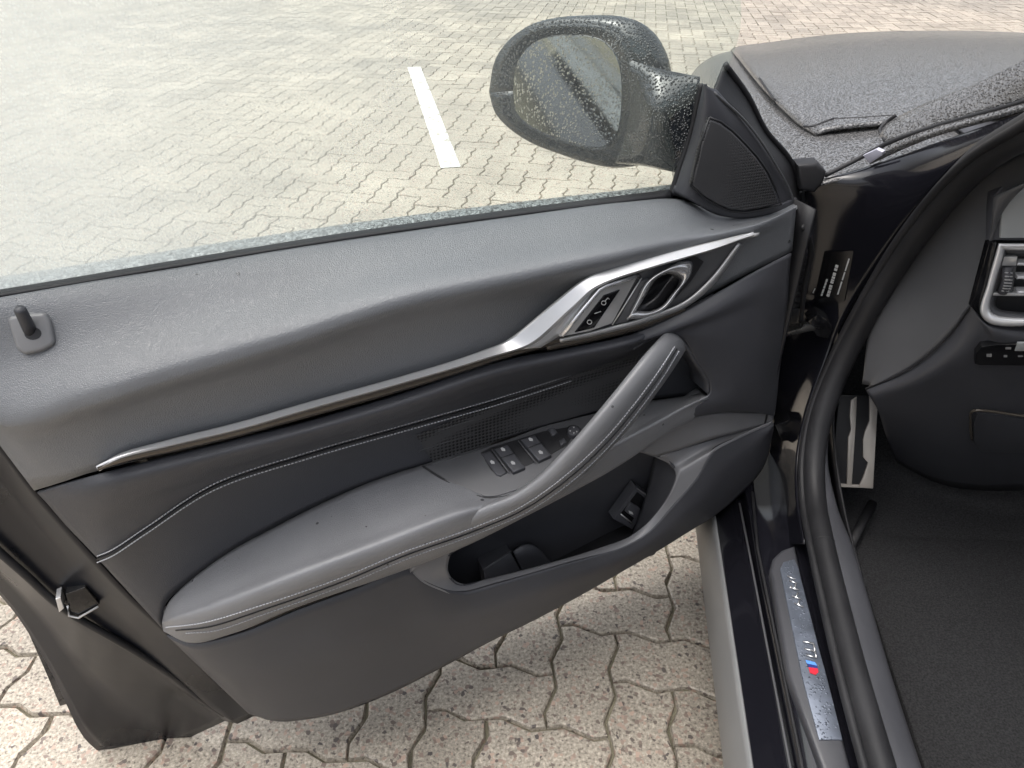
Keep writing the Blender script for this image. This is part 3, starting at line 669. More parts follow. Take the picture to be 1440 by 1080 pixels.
su = [(234, 882), (283, 876), (367, 851), (480, 812), (567, 776), (667, 741), (733, 712), (800, 664), (850, 617), (890, 570), (925, 523), (948, 488)]
sl = [(262, 890), (300, 887), (372, 863), (483, 823), (571, 786), (671, 750), (740, 720), (808, 673), (858, 625), (898, 577), (932, 530), (954, 494)]
for l in (su, sl): stitches('stitching', pixline(l, 90), M['thread'], door)
tube('seam', pixline(mixc(su, sl, .5), 90), .0012, M['dark'], door, 6)

# ---------- window switch panel on the armrest
sp = plane3(*drape((arm,), [(615, 660), (705, 690), (850, 588)], .0))
def SP(l, off): return [P(x, y, sp, off) for x, y in l]
swp = prism('window_switch_panel', SP([(597, 656), (640, 644), (703, 623), (764, 601), (842, 580), (880, 574), (906, 580), (905, 592), (880, 612), (800, 652), (742, 684), (700, 697), (684, 698), (640, 682)], .005), sp[1] * -.020, M['plastic_grey'], car, .0015, label='grey panel carrying the window and mirror switches')
tube('panel_gap', SP([(594, 655), (640, 684), (682, 700), (706, 699), (745, 686)], .0035), .0016, M['dark'], swp, 6, n=30)
prism('switch_well', SP([(676, 636), (690, 629), (764, 606), (800, 600), (806, 612), (797, 626), (772, 640), (742, 654), (700, 668), (690, 660)], .0062), sp[1] * -.008, M['dark'], swp, .001)
def switch(nm, l, h): return prism(nm, SP(l, h), sp[1] * -(h + .004), M['plastic'], swp, .0022, 3)
switch('window_switch', [(695, 631), (714, 625), (739, 657), (722, 664)], .012)
switch('window_switch', [(732, 618), (752, 611), (776, 640), (758, 648)], .012)
switch('child_lock_switch', [(677, 638), (690, 633), (713, 664), (704, 669), (698, 667)], .008)
for l in ([(692, 632), (716, 665)], [(729, 620), (754, 651)]): tube('switch_divider', SP(l, .0085), .0012, M['plastic_grey'], swp, 6)
for l, nm in (([(704, 644), (724, 637)], 0), ([(742, 630), (763, 622)], 0)): tube('switch_split', SP(l, .0125), .0007, M['dark'], swp, 5)
for cx, cy, h in ((707, 632, .0124), (721, 651, .0124), (746, 618, .0124), (760, 636, .0124), (692, 650, .0084)):
    prism('switch_icon', SP([(cx - 3, cy - 1.5), (cx - 1, cy - 3), (cx + 3, cy - 1), (cx + 3.6, cy + 2), (cx - 1, cy + 2)], h), sp[1] * -.0006, M['icon'], swp)
switch('fold_switch', [(771, 603), (779, 600), (785, 608), (777, 613)], .010)
switch('mirror_side_switch', [(786, 619), (793, 615), (797, 621), (789, 627)], .009)
prism('mirror_joystick_ring', SP([(806 + 12 * math.cos(a), 607 + 9.5 * math.sin(a)) for a in [k * math.pi / 10 for k in range(20)]], .005), sp[1] * -.006, M['dark'], swp)
prism('mirror_joystick', SP([(807 + 9 * math.cos(a), 605 + 7.2 * math.sin(a)) for a in [k * math.pi / 10 for k in range(20)]], .014), sp[1] * -.014, M['plastic'], swp, .002, 3)
for dx, dy in ((-5, 1), (0, -4), (4, 2), (0, 4)):
    prism('joystick_mark', SP([(807 + dx - 1.2, 605 + dy - 1), (807 + dx + 1.2, 605 + dy - 1), (807 + dx, 605 + dy + 1.2)], .0144), sp[1] * -.0005, M['icon'], swp)

# ---------- lower panel with map pocket
Lu = [(234, 894), (267, 906), (333, 893), (420, 858), (500, 829), (578, 800), (590, 812), (618, 826), (650, 833), (700, 821), (790, 795), (880, 768), (913, 748), (947, 711), (980, 671), (1002, 634), (1032, 617), (1088, 594)]
Lb = [(350, 1004), (385, 1014), (430, 1012), (485, 1000), (545, 977), (600, 950), (625, 937), (655, 921), (690, 902), (740, 878), (810, 841), (880, 801), (925, 775), (970, 747), (1010, 722), (1045, 692), (1073, 658), (1088, 604)]
wu = [.046, .075, .105, .118, .124, .126, .128, .130, .132, .132, .130, .126, .122, .117, .110, .100, .088, .066]
wl_ = [.046, .075, .100, .115, .124, .128, .129, .130, .130, .128, .124, .118, .112, .105, .096, .085, .074, .064]
loft('lower_panel', [row(Lu, wu), row(mixc(Lu, Lb, .42), [a * .75 + b * .25 + .008 for a, b in zip(wu, wl_)]), row(mixc(Lu, Lb, .8), [a * .3 + b * .7 + .004 for a, b in zip(wu, wl_)]), row(Lb, wl_)], M['plastic'], door, 120, 6)
lbp = row(Lb, wl_)
loft('panel_underside', [lbp, [p - WD * .10 + UP * .004 for p in lbp]], M['dark'], door, 60, 2, face=Vector((0, .8, -1)))
Ri = [(700, 746), (664, 764), (634, 780), (630, 796), (635, 812), (652, 821), (684, 814), (767, 793), (850, 768), (884, 755), (905, 740), (930, 713), (946, 686), (951, 667), (944, 655), (922, 643)]
Ro = [(690, 742), (640, 768), (580, 798), (588, 811), (616, 826), (650, 835), (700, 823), (785, 798), (870, 773), (898, 760), (918, 744), (948, 711), (978, 673), (1002, 634), (1034, 616), (1087, 593)]
wro = [.118, .122, .126, .128, .130, .132, .132, .130, .127, .124, .121, .116, .110, .100, .088, .068]
wri = [.110, .112, .114, .116, .117, .118, .118, .116, .113, .111, .108, .104, .099, .092, .086, .082]
ro3 = row(Ro, wro); ri3 = []
for (x, y), w, q, k in zip(Ri, wri, ro3, [.2, .3, .5, .7, .9, 1, 1, 1, 1, 1, .9, .7, .4, .2, .0, .0]):   # level top where the rim runs along the panel
    ri3.append(D(x, y, w).lerp(Z(x, y, q.z + .001), k))
rm3 = [p.lerp(q, .5) + UP * .0015 for p, q in zip(ri3, ro3)]
loft('pocket_rim', [ri3, rm3, [p.lerp(q, .9) + UP * .0008 for p, q in zip(ri3, ro3)], ro3, [p - UP * .004 + WD * .001 for p in ro3]], M['rim'], door, 110, 4, label='smooth grey rim round the map pocket')
loft('pocket_cap', [[ri3[-1]] + DL([(1000, 618, .088), (1045, 606, .078), (1087, 592, .066)]), DL([(892, 636, .088), (960, 602, .092), (1020, 590, .084), (1088, 587, .066)]), DL([(864, 648, .100), (925, 612, .106), (985, 585, .094), (1086, 581, .066)])], M['rim'], door, 40, 5)
rin = ri3 + DL([(892, 636, .088), (866, 647, .098)])
dn = [0, 0, 0, .15, .6, 1, 1, 1, 1, .9, .6, .25, 0, 0, 0, 0, 0, 0]
def inw(f): return [p - WD * (.066 * f * (1 - k) + .006 * f * k) - UP * (.075 * f * k) + UP * .004 * f * (1 - k) for p, k in zip(rin, dn)]
loft('pocket_wall', [rin, inw(.12), inw(.5), inw(1)], M['plastic'], door, 80, 3, face=D(800, 740, .1))
bk = plane3(D(700, 800, .040), D(900, 700, .036), D(850, 640, .038))
prism('pocket_back', [P(x, y, bk) for x, y in ((600, 850), (590, 770), (700, 690), (860, 600), (1000, 620), (990, 690), (920, 780), (700, 850))], WD * -.004, M['plastic'], door)
# divider of the bottle holder, standing in the pocket
dv = plane3(D(680, 805, .075), D(770, 795, .07), D(735, 770, .055))
prism('bottle_divider', [P(x, y, dv) for x, y in ((680, 803), (718, 776), (734, 806), (700, 830), (684, 830))], WD * -.03, M['plastic'], door, .0025)
loft('pocket_floor', [DL([(625, 842, .11), (700, 838, .11), (800, 812, .105), (885, 782, .10)]), DL([(625, 838, .035), (700, 828, .035), (800, 802, .035), (885, 766, .035)])], M['dark'], door, 20, 2)
loft('bottle_holder', [DL([(722, 776, .062), (735, 768, .062), (748, 767, .062), (762, 776, .064), (774, 791, .066)]), DL([(738, 812, .07), (748, 812, .07), (758, 812, .07), (768, 812, .07), (780, 812, .07)])], M['plastic'], door, 20, 3)
tube('holder_lip', DL([(679, 802, .077), (719, 775, .064)]), .0016, M['plastic_grey'], door, 6)
# tailgate switch on the pocket wall
tg = plane3(D(895, 690, .050), D(890, 745, .062), D(918, 702, .052))
tgs = prism('tailgate_switch', [P(x, y, tg, .010) for x, y in ((895, 685), (918, 701), (889, 745), (863, 730))], WD * -.02, M['plastic'], car, .0015, label='small black tailgate button set inside the map pocket')
prism('switch_recess', [P(x, y, tg, .0105) for x, y in ((896, 692), (911, 703), (886, 736), (873, 722))], WD * -.004, M['piano'], tgs)
prism('push_button', [P(x, y, tg, .015) for x, y in ((887, 707), (901, 716), (893, 730), (880, 720))], WD * -.01, M['plastic'], tgs, .002)
prism('button_icon', [P(x, y, tg, .0154) for x, y in ((884, 718), (889, 720), (891, 724), (885, 722))], WD * -.0005, M['icon'], tgs)
tube('switch_edge', [P(x, y, tg, .011) for x, y in ((873, 723), (888, 735))], .0012, M['alu'], tgs, 6)
tube('switch_edge', [P(x, y, tg, .0105) for x, y in ((896, 687), (916, 701))], .0012, M['plastic_grey'], tgs, 6)

# ---------- tweeter sail
sl_p = [(947, 270), (958, 236), (968, 205), (977, 172), (984, 140), (989, 118)]
sr_p = [(1124, 306), (1108, 264), (1092, 234), (1070, 200), (1045, 168), (1008, 126)]
sm_p = [(1012, 302), (1020, 262), (1020, 228), (1016, 192), (1010, 158), (996, 122)]
loft('mirror_sail', [row(sl_p, [.004, .006, .008, .01, .012, .014]), row(mixc(sl_p, sm_p, .25), [.022, .026, .028, .028, .027, .024]), row(sm_p, [.030, .032, .032, .032, .030, .026]), row(sr_p, [.020, .022, .024, .024, .024, .022])], M['plastic'], door, 40, 6)
bs = [(944, 274), (966, 281), (990, 291), (1014, 303), (1050, 307), (1092, 299), (1124, 286)]
loft('sail_base', [row(bs, [.002, .006, .016, .030, .034, .032, .022]), row([(948, 262), (970, 268), (992, 278), (1014, 290), (1050, 296), (1090, 290), (1120, 278)], [.004, .02, .03, .034, .036, .034, .022])], M['plastic'], door, 40, 3)
tw = [(999, 168), (1014, 174), (1030, 186), (1048, 204), (1064, 222), (1078, 242), (1088, 264), (1096, 286), (1072, 293), (1047, 297), (1026, 295), (1008, 287), (990, 276), (974, 261), (979, 238), (987, 204)]
tpl = plane3(D(985, 260, .034), D(1090, 282, .036), D(1003, 172, .034))
grl = prism('tweeter_grille', [P(x, y, tpl, .006) for x, y in tw], tpl[1] * -.010, M['grille2'], door, .003, 3, label='fine mesh tweeter cover in the mirror triangle')
cx_, cy_ = 1032, 244
tube('tweeter_rim', [P(cx_ + (x - cx_) * 1.04, cy_ + (y - cy_) * 1.04, tpl, .003) for x, y in tw + tw[:1]], .0016, M['dark'], door, 6)
tube('sail_edge', DL([(1126, 318, .022), (1110, 266, .025), (1093, 235, .027), (1071, 200, .027), (1046, 168, .027), (1004, 130, .025)]), .0018, M['plastic_grey'], door, 8, n=40)
so = [(1131, 335), (1126, 262), (1112, 226), (1076, 182), (1052, 135), (1020, 90)]
si = [(1126, 318), (1110, 266), (1093, 235), (1071, 200), (1046, 168), (1004, 130)]
loft('front_quarter_seal', [row(si, [.018] * 6), row(mixc(si, so, .55), [.0] * 6), row(so, [-.012] * 6), row([(x + 3, y + 4) for x, y in so], [-.05] * 6)], M['rubber'], door, 40, 4)
tube('quarter_seal_lip', row(so, [-.008] * 6), .004, M['rubber'], door, 8, n=40)
tube('glass_run_seal', row([(941, 278)] + [(x - 2, y) for x, y in sl_p], [-.004] * 7), .0048, M['rubber'], door, 8, n=30)

# ---------- exterior mirror seen through the glass
mo = [(689, 130), (697, 158), (711, 175), (742, 197), (784, 214), (826, 227), (851, 231), (872, 226), (886, 205), (893, 150), (888, 82), (866, 46), (800, 34), (732, 48), (698, 86)]
def mw(x): return -.275 + (x - 689) / 200 * .185
mf = [D(x, y, mw(x)) for x, y in mo]
mcen = sum(mf, Vector()) / len(mf)
back = UD * .085 + WD * -.01
gridm = [mf + mf[:1]]
for f, s in ((.004, 1.05), (.03, 1.09), (.06, .98), (.085, .78), (.098, .45), (.1, .02)):
    gridm.append([mcen + (p - mcen) * s + UD * f for p in mf] + [mcen + (mf[0] - mcen) * s + UD * f])
mirror = link('side_mirror', gridmesh('side_mirror', lofted(gridm, 60, 3), DD(-1, .8, 1.2)), M['mirror_paint'], car, label='rain beaded black door mirror seen through the glass')
bm = bmesh.new(); bm.from_mesh(mirror.data); bmesh.ops.recalc_face_normals(bm, faces=bm.faces); bm.to_mesh(mirror.data); bm.free()
mi = [(720, 128), (724, 158), (742, 175), (780, 193), (822, 205), (848, 206), (864, 190), (872, 145), (866, 84), (848, 60), (800, 50), (746, 62), (724, 92)]
fi = [D(x, y, mw(x)) for x, y in mi]; ic = sum(fi, Vector()) / len(fi)
loft('mirror_rim', [mf + mf[:1], [p.lerp(ic, .04) + UD * .004 for p in fi] + [fi[0].lerp(ic, .04) + UD * .004]], M['mirror_paint'], mirror, 60, 3, idx=False)
prism('mirror_glass', curve([p + UD * .002 for p in fi] + [fi[0] + UD * .002], 40)[:-1], UD * .006, M['mirror'], mirror)
loft('mirror_foot', [DL([(884, 84, -.09), (925, 96, -.05), (985, 108, -.012)]), DL([(884, 160, -.085), (920, 150, -.02), (975, 160, -.004)]), DL([(876, 200, -.09), (915, 205, -.03), (962, 214, -.004)]), DL([(866, 227, -.095), (908, 231, -.05), (950, 240, -.012)]), DL([(866, 222, -.15), (908, 228, -.12), (950, 238, -.05)])], M['mirror_paint'], mirror, 30, 4)

# ---------- fender, bonnet, cowl, windscreen pillar
def fend(y):
    k = max(0, (y - 1.3)) / 1.6; d = -.10 * k * k; s = .03 * k
    return [C(a + s, y, z + d) for a, z in ((.205, .50), (.192, .62), (.20, .74), (.222, .83), (.262, .885), (.32, .915), (.40, .930), (.50, .942), (.62, .950))]
fender = loft('fender', [fend(y) for y in (1.275, 1.5, 1.8, 2.2, 2.6, 3.0)], M['paint_wet_glint'], car, 40, 6, face=C(0, 1.8, 3), label='rain beaded black front wing')
hood_l = [(1.516, .345), (1.58, .332), (1.72, .322), (1.95, .318), (2.5, .34), (3.0, .38)]
rows = []
for y, x0 in hood_l:
    k = (y - 1.3) / 1.6; d = -.10 * k * k
    rows.append([C(x0, y, .927 + d), C(x0 + .012, y, .934 + d), C(x0 + .10, y, .949 + d), C(.75, y, .985 + d), C(1.12, y, .998 + d), C(1.5, y, .985 + d), C(1.85, y, .945 + d)])
hood = loft('bonnet', rows, M['paint_wet_glint'], car, 50, 6, thick=.006, face=C(1, 2, 4), label='rain beaded black bonnet')
gap = YL([(1072, 118, 2.12), (1085, 135, 1.97), (1098, 152, 1.82), (1112, 168, 1.70), (1128, 177, 1.635), (1142, 178, 1.625), (1156, 173, 1.64), (1172, 167, 1.66)])
gap = [Z(1068, 110, .94), Z(1085, 135, .938), Z(1098, 152, .937), Z(1112, 168, .936), Z(1128, 177, .936), Z(1142, 178, .937), Z(1156, 173, .939), Z(1172, 167, .941)]
gpx = px2([(1068, 110), (1085, 135), (1098, 152), (1112, 168), (1128, 177), (1142, 178), (1156, 173), (1172, 167)], 40)
tube('bonnet_gap', drape((fender, hood), gpx, -.0006), .0026, M['rubber'], car, 8)
tube('bonnet_gap', drape((fender, hood), px2([(1172, 167), (1210, 165), (1256, 162)], 20), -.0004), .0012, M['rubber'], car, 6)
# pillar outside cover
pil = [YL([(1243, 199, 1.275), (1300, 180, 1.225), (1380, 156, 1.155), (1440, 140, 1.105), (1560, 100, 1.0), (1760, 28, .84)]),
       YL([(1236, 190, 1.30), (1290, 166, 1.255), (1375, 135, 1.18), (1440, 112, 1.12), (1570, 65, 1.01), (1760, -15, .86)]),
       YL([(1241, 176, 1.34), (1290, 150, 1.30), (1370, 118, 1.215), (1440, 85, 1.15), (1580, 25, 1.03), (1760, -60, .88)])]
pcov = loft('pillar_cover', pil, M['paint_wet_glint'], car, 40, 5, face=C(0, .5, 3), label='wet windscreen pillar')
tube('pillar_gap', YL([(1260, 162, 1.33), (1246, 172, 1.335), (1238, 181, 1.325), (1240, 190, 1.30), (1245, 198, 1.275)]), .0028, M['rubber'], car, 8, n=30)
tube('pillar_gap', YL([(1160, 247, 1.275), (1215, 219, 1.285), (1245, 203, 1.27), (1300, 183, 1.22), (1440, 143, 1.10), (1760, 33, .838)]), .0036, M['rubber'], car, 8, n=60)
loft('drip_channel', [YL([(1215, 219, 1.29), (1300, 184, 1.215), (1440, 145, 1.095), (1760, 38, .836)]), YL([(1219, 225, 1.28), (1300, 191, 1.205), (1440, 151, 1.085), (1760, 46, .83)]), YL([(1224, 231, 1.282), (1302, 197, 1.207), (1440, 157, 1.088), (1760, 54, .832)])], M['paint_wet_glint'], car, 50, 3)
pc = plane3(Y(1215, 220, 1.272), Y(1240, 212, 1.245), Y(1224, 231, 1.265))
prism('channel_cap', [P(x, y, pc, .002) for x, y in ((1213, 219), (1232, 210), (1241, 214), (1240, 219), (1223, 230))], pc[1] * -.006, M['white_cap'], car, .0015)

# ---------- door opening: black jamb, seals, sticker, hinge, wiring boot
J1 = [(1131, 765, .965), (1120, 690, 1.085), (1121, 640, 1.155), (1133, 580, 1.205), (1159, 510, 1.245), (1216, 400, 1.245), (1276, 310, 1.185), (1356, 222, 1.09), (1440, 168, .99), (1760, 15, .70)]
J0 = [(1080, 765, 1.03), (1078, 690, 1.20), (1080, 640, 1.26), (1088, 580, 1.295), (1096, 500, 1.31), (1108, 390, 1.315), (1122, 290, 1.29), (1165, 250, 1.275), (1224, 232, 1.27), (1760, 56, .83)]
J0b = [(1080, 765, 1.03), (1078, 690, 1.20), (1080, 640, 1.26), (1088, 580, 1.295), (1096, 500, 1.31), (1130, 262, 1.28), (1165, 250, 1.275), (1226, 232, 1.27), (1440, 158, 1.087), (1760, 56, .832)]
mid = [((a[0] + b[0]) / 2, (a[1] + b[1]) / 2, (a[2] + b[2]) / 2 + .012) for a, b in zip(J0b, J1)]
jamb = loft('door_jamb', [YL(J0b), YL(mid), YL(J1)], M['paint'], car, 90, 8, thick=.003, label='gloss black door jamb')
seal_c = [(1380, 1420, .43), (1300, 1215, .43), (1205, 945, .43), (1160, 765, .43)]
sc_pts = [C(.350, -.5, .43), C(.350, .0, .43), C(.349, .4, .43), Z(1202, 945, .43), Z(1178, 850, .43), Z(1158, 765, .435)] + YL([(1146, 700, 1.07), (1145, 640, 1.145), (1156, 580, 1.195), (1182, 512, 1.232), (1240, 402, 1.23), (1300, 312, 1.17), (1380, 225, 1.075), (1460, 175, .975), (1600, 95, .83), (1760, 20, .69)])
tube('opening_seal', sc_pts, [.0165] * 5 + [.0170, .0178, .0185] + [.020] * 8, M['rubber'], car, 16, n=140, label='thick rubber seal round the door opening')
def off(l, dx, dz, dy=0): return [p + RT * dx + UP * dz + FW * dy for p in l]
tube('seal_lip', off(sc_pts, -.019, -.004), .0065, M['rubber'], car, 10, n=140)
it = sc_pts[:11]; tp = [1, 1, 1, 1, 1, .95, .7, .45, .3, .2, .1]
def offt(dx, dz): return [p + RT * (dx * k) + UP * (dz * k) for p, k in zip(it, tp)]
loft('inner_trim', [offt(.008, .006), offt(.026, .006), offt(.046, -.002), offt(.058, -.03), offt(.062, -.10)], M['plastic'], car, 100, 4, face=C(.6, .6, 1.2), label='dark inner sill trim beside the seal')
jc = Z(1158, 765, .435); tube('seal_joint', [jc + RT * (.0167 * math.cos(a)) + UP * (.0167 * math.sin(a)) for a in [k * math.pi / 10 for k in range(-4, 15)]], .0010, M['dark'], car, 6)
# sticker with rows of white print and one painted reflection line
stp = plane3(*drape((jamb,), [(1160, 352), (1198, 356), (1146, 432)], .0015))
stk = prism('safety_sticker', [P(x, y, stp, .0) for x, y in ((1159, 354), (1200, 353), (1187, 425), (1142, 432))], stp[1] * -.001, M['label_black'], car, label='black sticker with rows of white print and a painted pale reflection')
def markrow(x0, y0, x1, y1, h, segs):
    L = math.hypot(x1 - x0, y1 - y0); dx, dy = (x1 - x0) / L, (y1 - y0) / L; px_, py_ = -dy, dx
    for a, b in segs:
        q = [(x0 + dx * a * L + px_ * s * h / 2, y0 + dy * a * L + py_ * s * h / 2) for s in (-1, 1)] + [(x0 + dx * b * L + px_ * s * h / 2, y0 + dy * b * L + py_ * s * h / 2) for s in (1, -1)]
        prism('print_glint_mark', [P(x, y, stp, .0012) for x, y in q], stp[1] * -.0008, M['white_print_glint'], stk)
markrow(1164, 417, 1177, 373, 4.2, ((0, .08), (.10, .19), (.22, .27), (.29, .36), (.42, .48), (.50, .54), (.57, .63), (.66, .75), (.82, .89), (.92, 1)))
markrow(1155, 416, 1163, 393, 2.4, ((0, .12), (.16, .4), (.46, .6), (.64, .8), (.85, 1)))
markrow(1143, 412, 1146, 406, 1.2, ((0, 1),))
markrow(1178, 414, 1194, 364, 1.8, ((0, .35), (.4, .62), (.66, 1)))  # reflection along the right edge, painted as pale marks
# hinge, check strap and wiring boot between door and jamb
hg = Y(1150, 462, 1.255)
prism('check_strap', [Y(x, y, 1.245) for x, y in ((1098, 469), (1126, 462), (1134, 456), (1146, 457), (1166, 461), (1150, 465), (1128, 469), (1100, 475))], FW * .02, M['check_steel'], car, .003, 2, label='worn steel check strap')
prism('hinge_bracket', [Y(x, y, 1.245) for x, y in ((1136, 452), (1150, 442), (1164, 448), (1172, 462), (1166, 478), (1148, 474))], FW * .03, M['piano'], car, .004)
prism('lower_hinge', [Y(x, y, 1.225) for x, y in ((1090, 598), (1110, 590), (1128, 596), (1126, 618), (1100, 622))], FW * .03, M['piano'], car, .004)
bt = YL([(1112, 332, 1.22), (1124, 352, 1.235), (1122, 385, 1.25), (1116, 430, 1.265)])
vs = curve(bt, 44); tube('wiring_boot', vs, [.010 + .0028 * math.sin(i * 1.7) for i in range(44)], M['rubber'], car, 10)
tube('cable', YL([(1128, 318, 1.19), (1140, 345, 1.215), (1132, 400, 1.235), (1126, 452, 1.25)]), .004, M['rubber'], car, 8, n=24)
prism('fender_plug', [Y(x, y, 1.245) for x, y in ((1121, 232), (1150, 230), (1163, 243), (1158, 258), (1146, 272), (1124, 268))], FW * .03, M['rubber'], car, .006, 3)

# ---------- sill
def sill(name, prof, y0, y1, m, lab=None, thick=.003): return loft(name, [[C(x, y, z) for y in (y0, (y0 + y1) / 2, y1)] for x, z in prof], m, car, 8, 3, thick=thick, face=C(-1, .5, 2), label=lab)
sill('side_skirt', [(.250, .13), (.226, .15), (.216, .20), (.214, .27), (.222, .325)], -1.2, 1.42, M['skirt'], 'grey lower side skirt')
sill('sill', [(.222, .322), (.236, .334), (.252, .348), (.262, .358), (.264, .352), (.270, .352)], -1.2, 1.25, M['paint'], 'gloss black door sill')
sill('sill_step', [(.268, .350), (.270, .372), (.274, .378), (.300, .384), (.330, .388), (.345, .388), (.37, .40)], -1.2, 1.3, M['paint'])
tube('sill_edge_strip', [C(.2715, y, .3795) for y in (-1.0, 0, .6, 1.0)] + [Z(1058, 692, .385)], .0024, M['rubber'], car, 6)
tube('sill_edge_shine', [C(.2625, y, .360) for y in (-1.0, 0, .6, 1.0)] + [Z(1040, 708, .362)], .0018, M['plastic_grey'], car, 6)
zp = plane3(Z(1100, 800, .395), Z(1150, 930, .395), Z(1120, 930, .3935))
plate = prism('sill_trim', [P(x, y, zp, .004) for x, y in ((1083, 800), (1087, 784), (1100, 772), (1118, 766), (1135, 845), (1162, 945), (1200, 1090), (1160, 1090), (1108, 945))], UP * -.02, M['plastic'], car, .006, 3, label='dark plastic sill trim holding the metal tread plate')
tread = prism('tread_plate', [P(x, y, zp, .006) for x, y in ((1097, 800), (1102, 790), (1117, 786), (1122, 796), (1150, 905), (1163, 952), (1185, 1040), (1152, 1040), (1128, 952))], UP * -.003, M['hot'], plate, .001, label='wet metal tread plate with worn lettering and a tricolour badge')
def zpoly(nm, l, m): prism(nm, [P(x, y, zp, .0072) for x, y in l], UP * -.0006, m, plate)
zpoly('badge_stripe', [(1133, 928), (1146, 931), (1149, 936), (1135, 933)], M['blue'])
zpoly('badge_stripe', [(1135, 933), (1149, 936), (1150, 940), (1137, 938)], M['navy'])
zpoly('badge_stripe', [(1137, 938), (1150, 940), (1151, 945), (1147, 949), (1139, 946)], M['red'])
for l in ([(1107, 810), (1118, 815)], [(1110, 816), (1121, 821)], [(1111, 826), (1124, 830)], [(1113, 824), (1111, 827)], [(1119, 822), (1117, 829)], [(1114, 838), (1127, 843)], [(1122, 833), (1119, 841)], [(1117, 848), (1130, 854)], [(1124, 845), (1122, 851)], [(1129, 902), (1144, 905)], [(1144, 905), (1146, 916)], [(1146, 916), (1131, 912)], [(1146, 916), (1148, 925)], [(1148, 925), (1134, 921)]):
    tube('plate_letter', [P(x, y, zp, .0078) for x, y in l], .0012, M['chrome'], plate, 5)

# ---------- footwell and floor
floor_rows = [[C(x, y, z) for x, z in ((.405, .40), (.418, .34), (.44, .25), (.50, .225), (.75, .22), (1.0, .225))] for y in (-.4, .2, .8, 1.15)]
floor_rows += [[C(x, y + dy, z + dz) for (x, z), dz in zip(((.405, .40), (.418, .34), (.44, .25), (.50, .225), (.75, .22), (1.0, .225)), (.0, .03, dzz, dzz, dzz, dzz))] for y, dy, dzz in ((1.30, 0, .03), (1.45, 0, .15), (1.56, 0, .40), (1.6, 0, .6))]
loft('floor_carpet', floor_rows, M['carpet'], car, 40, 4, face=C(.7, .6, 1.2), label='dark carpet in the footwell')
tube('mat_binding', [Z(1196, 768, .262), Z(1212, 735, .262), Z(1228, 706, .268)], .0085, M['rubber'], car, 8, .5)
matp = [Z(1230, 760, .232), Z(1500, 700, .232), Z(1560, 1090, .232), Z(1310, 1090, .232)]
prism('floor_mat', [C(.50, 1.22, .236), C(.98, 1.25, .236), C(.98, .45, .236), C(.49, .45, .236)], UP * -.01, M['carpet'], car, .004, 2, round_n=.08, label='charcoal floor mat')
loft('kick_panel', [[C(.425, y, z) for y, z in ((.95, .38), (1.1, .40), (1.25, .46), (1.35, .6))], [C(.455, y, z) for y, z in ((1.05, .25), (1.2, .27), (1.35, .36), (1.5, .6))]], M['dark'], car, 20, 4)
fp = plane3(Y(1176, 685, 1.225), Y(1230, 685, 1.225), Y(1215, 560, 1.31))
foot = prism('footrest_pedal', [P(x, y, fp, -.004) for x, y in ((1180, 555), (1236, 556), (1228, 686), (1168, 684))], fp[1] * -.02, M['dark'], car, .003, label='steel faced footrest pedal with dark rubber cut-outs')
prism('pedal_bar', [P(x, y, fp) for x, y in ((1197, 563), (1205, 558), (1204, 588), (1198, 683), (1191, 683), (1193, 615), (1197, 604), (1195, 586))], fp[1] * -.006, M['pedal'], foot, .0008)
prism('pedal_bar', [P(x, y, fp) for x, y in ((1223, 557), (1235, 557), (1228, 687), (1208, 686), (1209, 682), (1214, 672), (1221, 651), (1214, 643), (1214, 618), (1217, 606), (1223, 592))], fp[1] * -.006, M['pedal'], foot, .0008)
prism('pedal_bar', [P(x, y, fp) for x, y in ((1176, 680), (1208, 682), (1208, 686), (1180, 685))], fp[1] * -.006, M['pedal'], foot, .0006)

# ---------- dashboard
capL = [(1212, 540, 1.215), (1226, 452, 1.235), (1272, 372, 1.225), (1328, 300, 1.185), (1388, 245, 1.13), (1460, 205, 1.07)]
capM = [(1222, 542, 1.20), (1258, 480, 1.19), (1305, 415, 1.17), (1350, 350, 1.14), (1392, 290, 1.11), (1460, 240, 1.05)]
capR = [(1222, 545, 1.19), (1280, 516, 1.15), (1332, 472, 1.12), (1366, 428, 1.10), (1389, 350, 1.09), (1399, 275, 1.085)]
dash = loft('dashboard', [YL(capL), YL(capM), YL(capR)], M['plastic_grey'], car, 50, 8, label='dark dashboard end cap beside the air vent')
kT = [(1216, 546, 1.19), (1280, 518, 1.148), (1332, 475, 1.118), (1366, 431, 1.098), (1380, 448, 1.09), (1440, 458, 1.085), (1560, 470, 1.08)]
k1 = [(1222, 556, 1.175), (1286, 532, 1.13), (1344, 492, 1.10), (1378, 455, 1.085), (1390, 460, 1.075), (1445, 470, 1.07), (1560, 482, 1.065)]
k2 = [(1232, 572, 1.18), (1300, 558, 1.14), (1360, 530, 1.11), (1400, 510, 1.09), (1415, 508, 1.085), (1460, 512, 1.08), (1560, 520, 1.075)]
k3 = [(1245, 610, 1.24), (1310, 620, 1.2), (1370, 620, 1.17), (1410, 615, 1.15), (1430, 612, 1.145), (1480, 615, 1.14), (1570, 620, 1.135)]
k4 = [(1260, 650, 1.34), (1320, 680, 1.3), (1380, 690, 1.28), (1420, 690, 1.26), (1440, 690, 1.25), (1490, 690, 1.25), (1580, 690, 1.25)]
loft('knee_panel', [YL(kT), YL(k1), YL(k2), YL(k3), YL(k4)], M['plastic'], dash, 60, 6)
tube('cap_gap', YL([(1218, 547, 1.186), (1280, 518, 1.144), (1332, 474, 1.114), (1366, 429, 1.094)]), .0016, M['dark'], dash, 6, n=40)
vp = plane3(Y(1380, 440, 1.08), Y(1400, 345, 1.085), Y(1500, 445, 1.075))
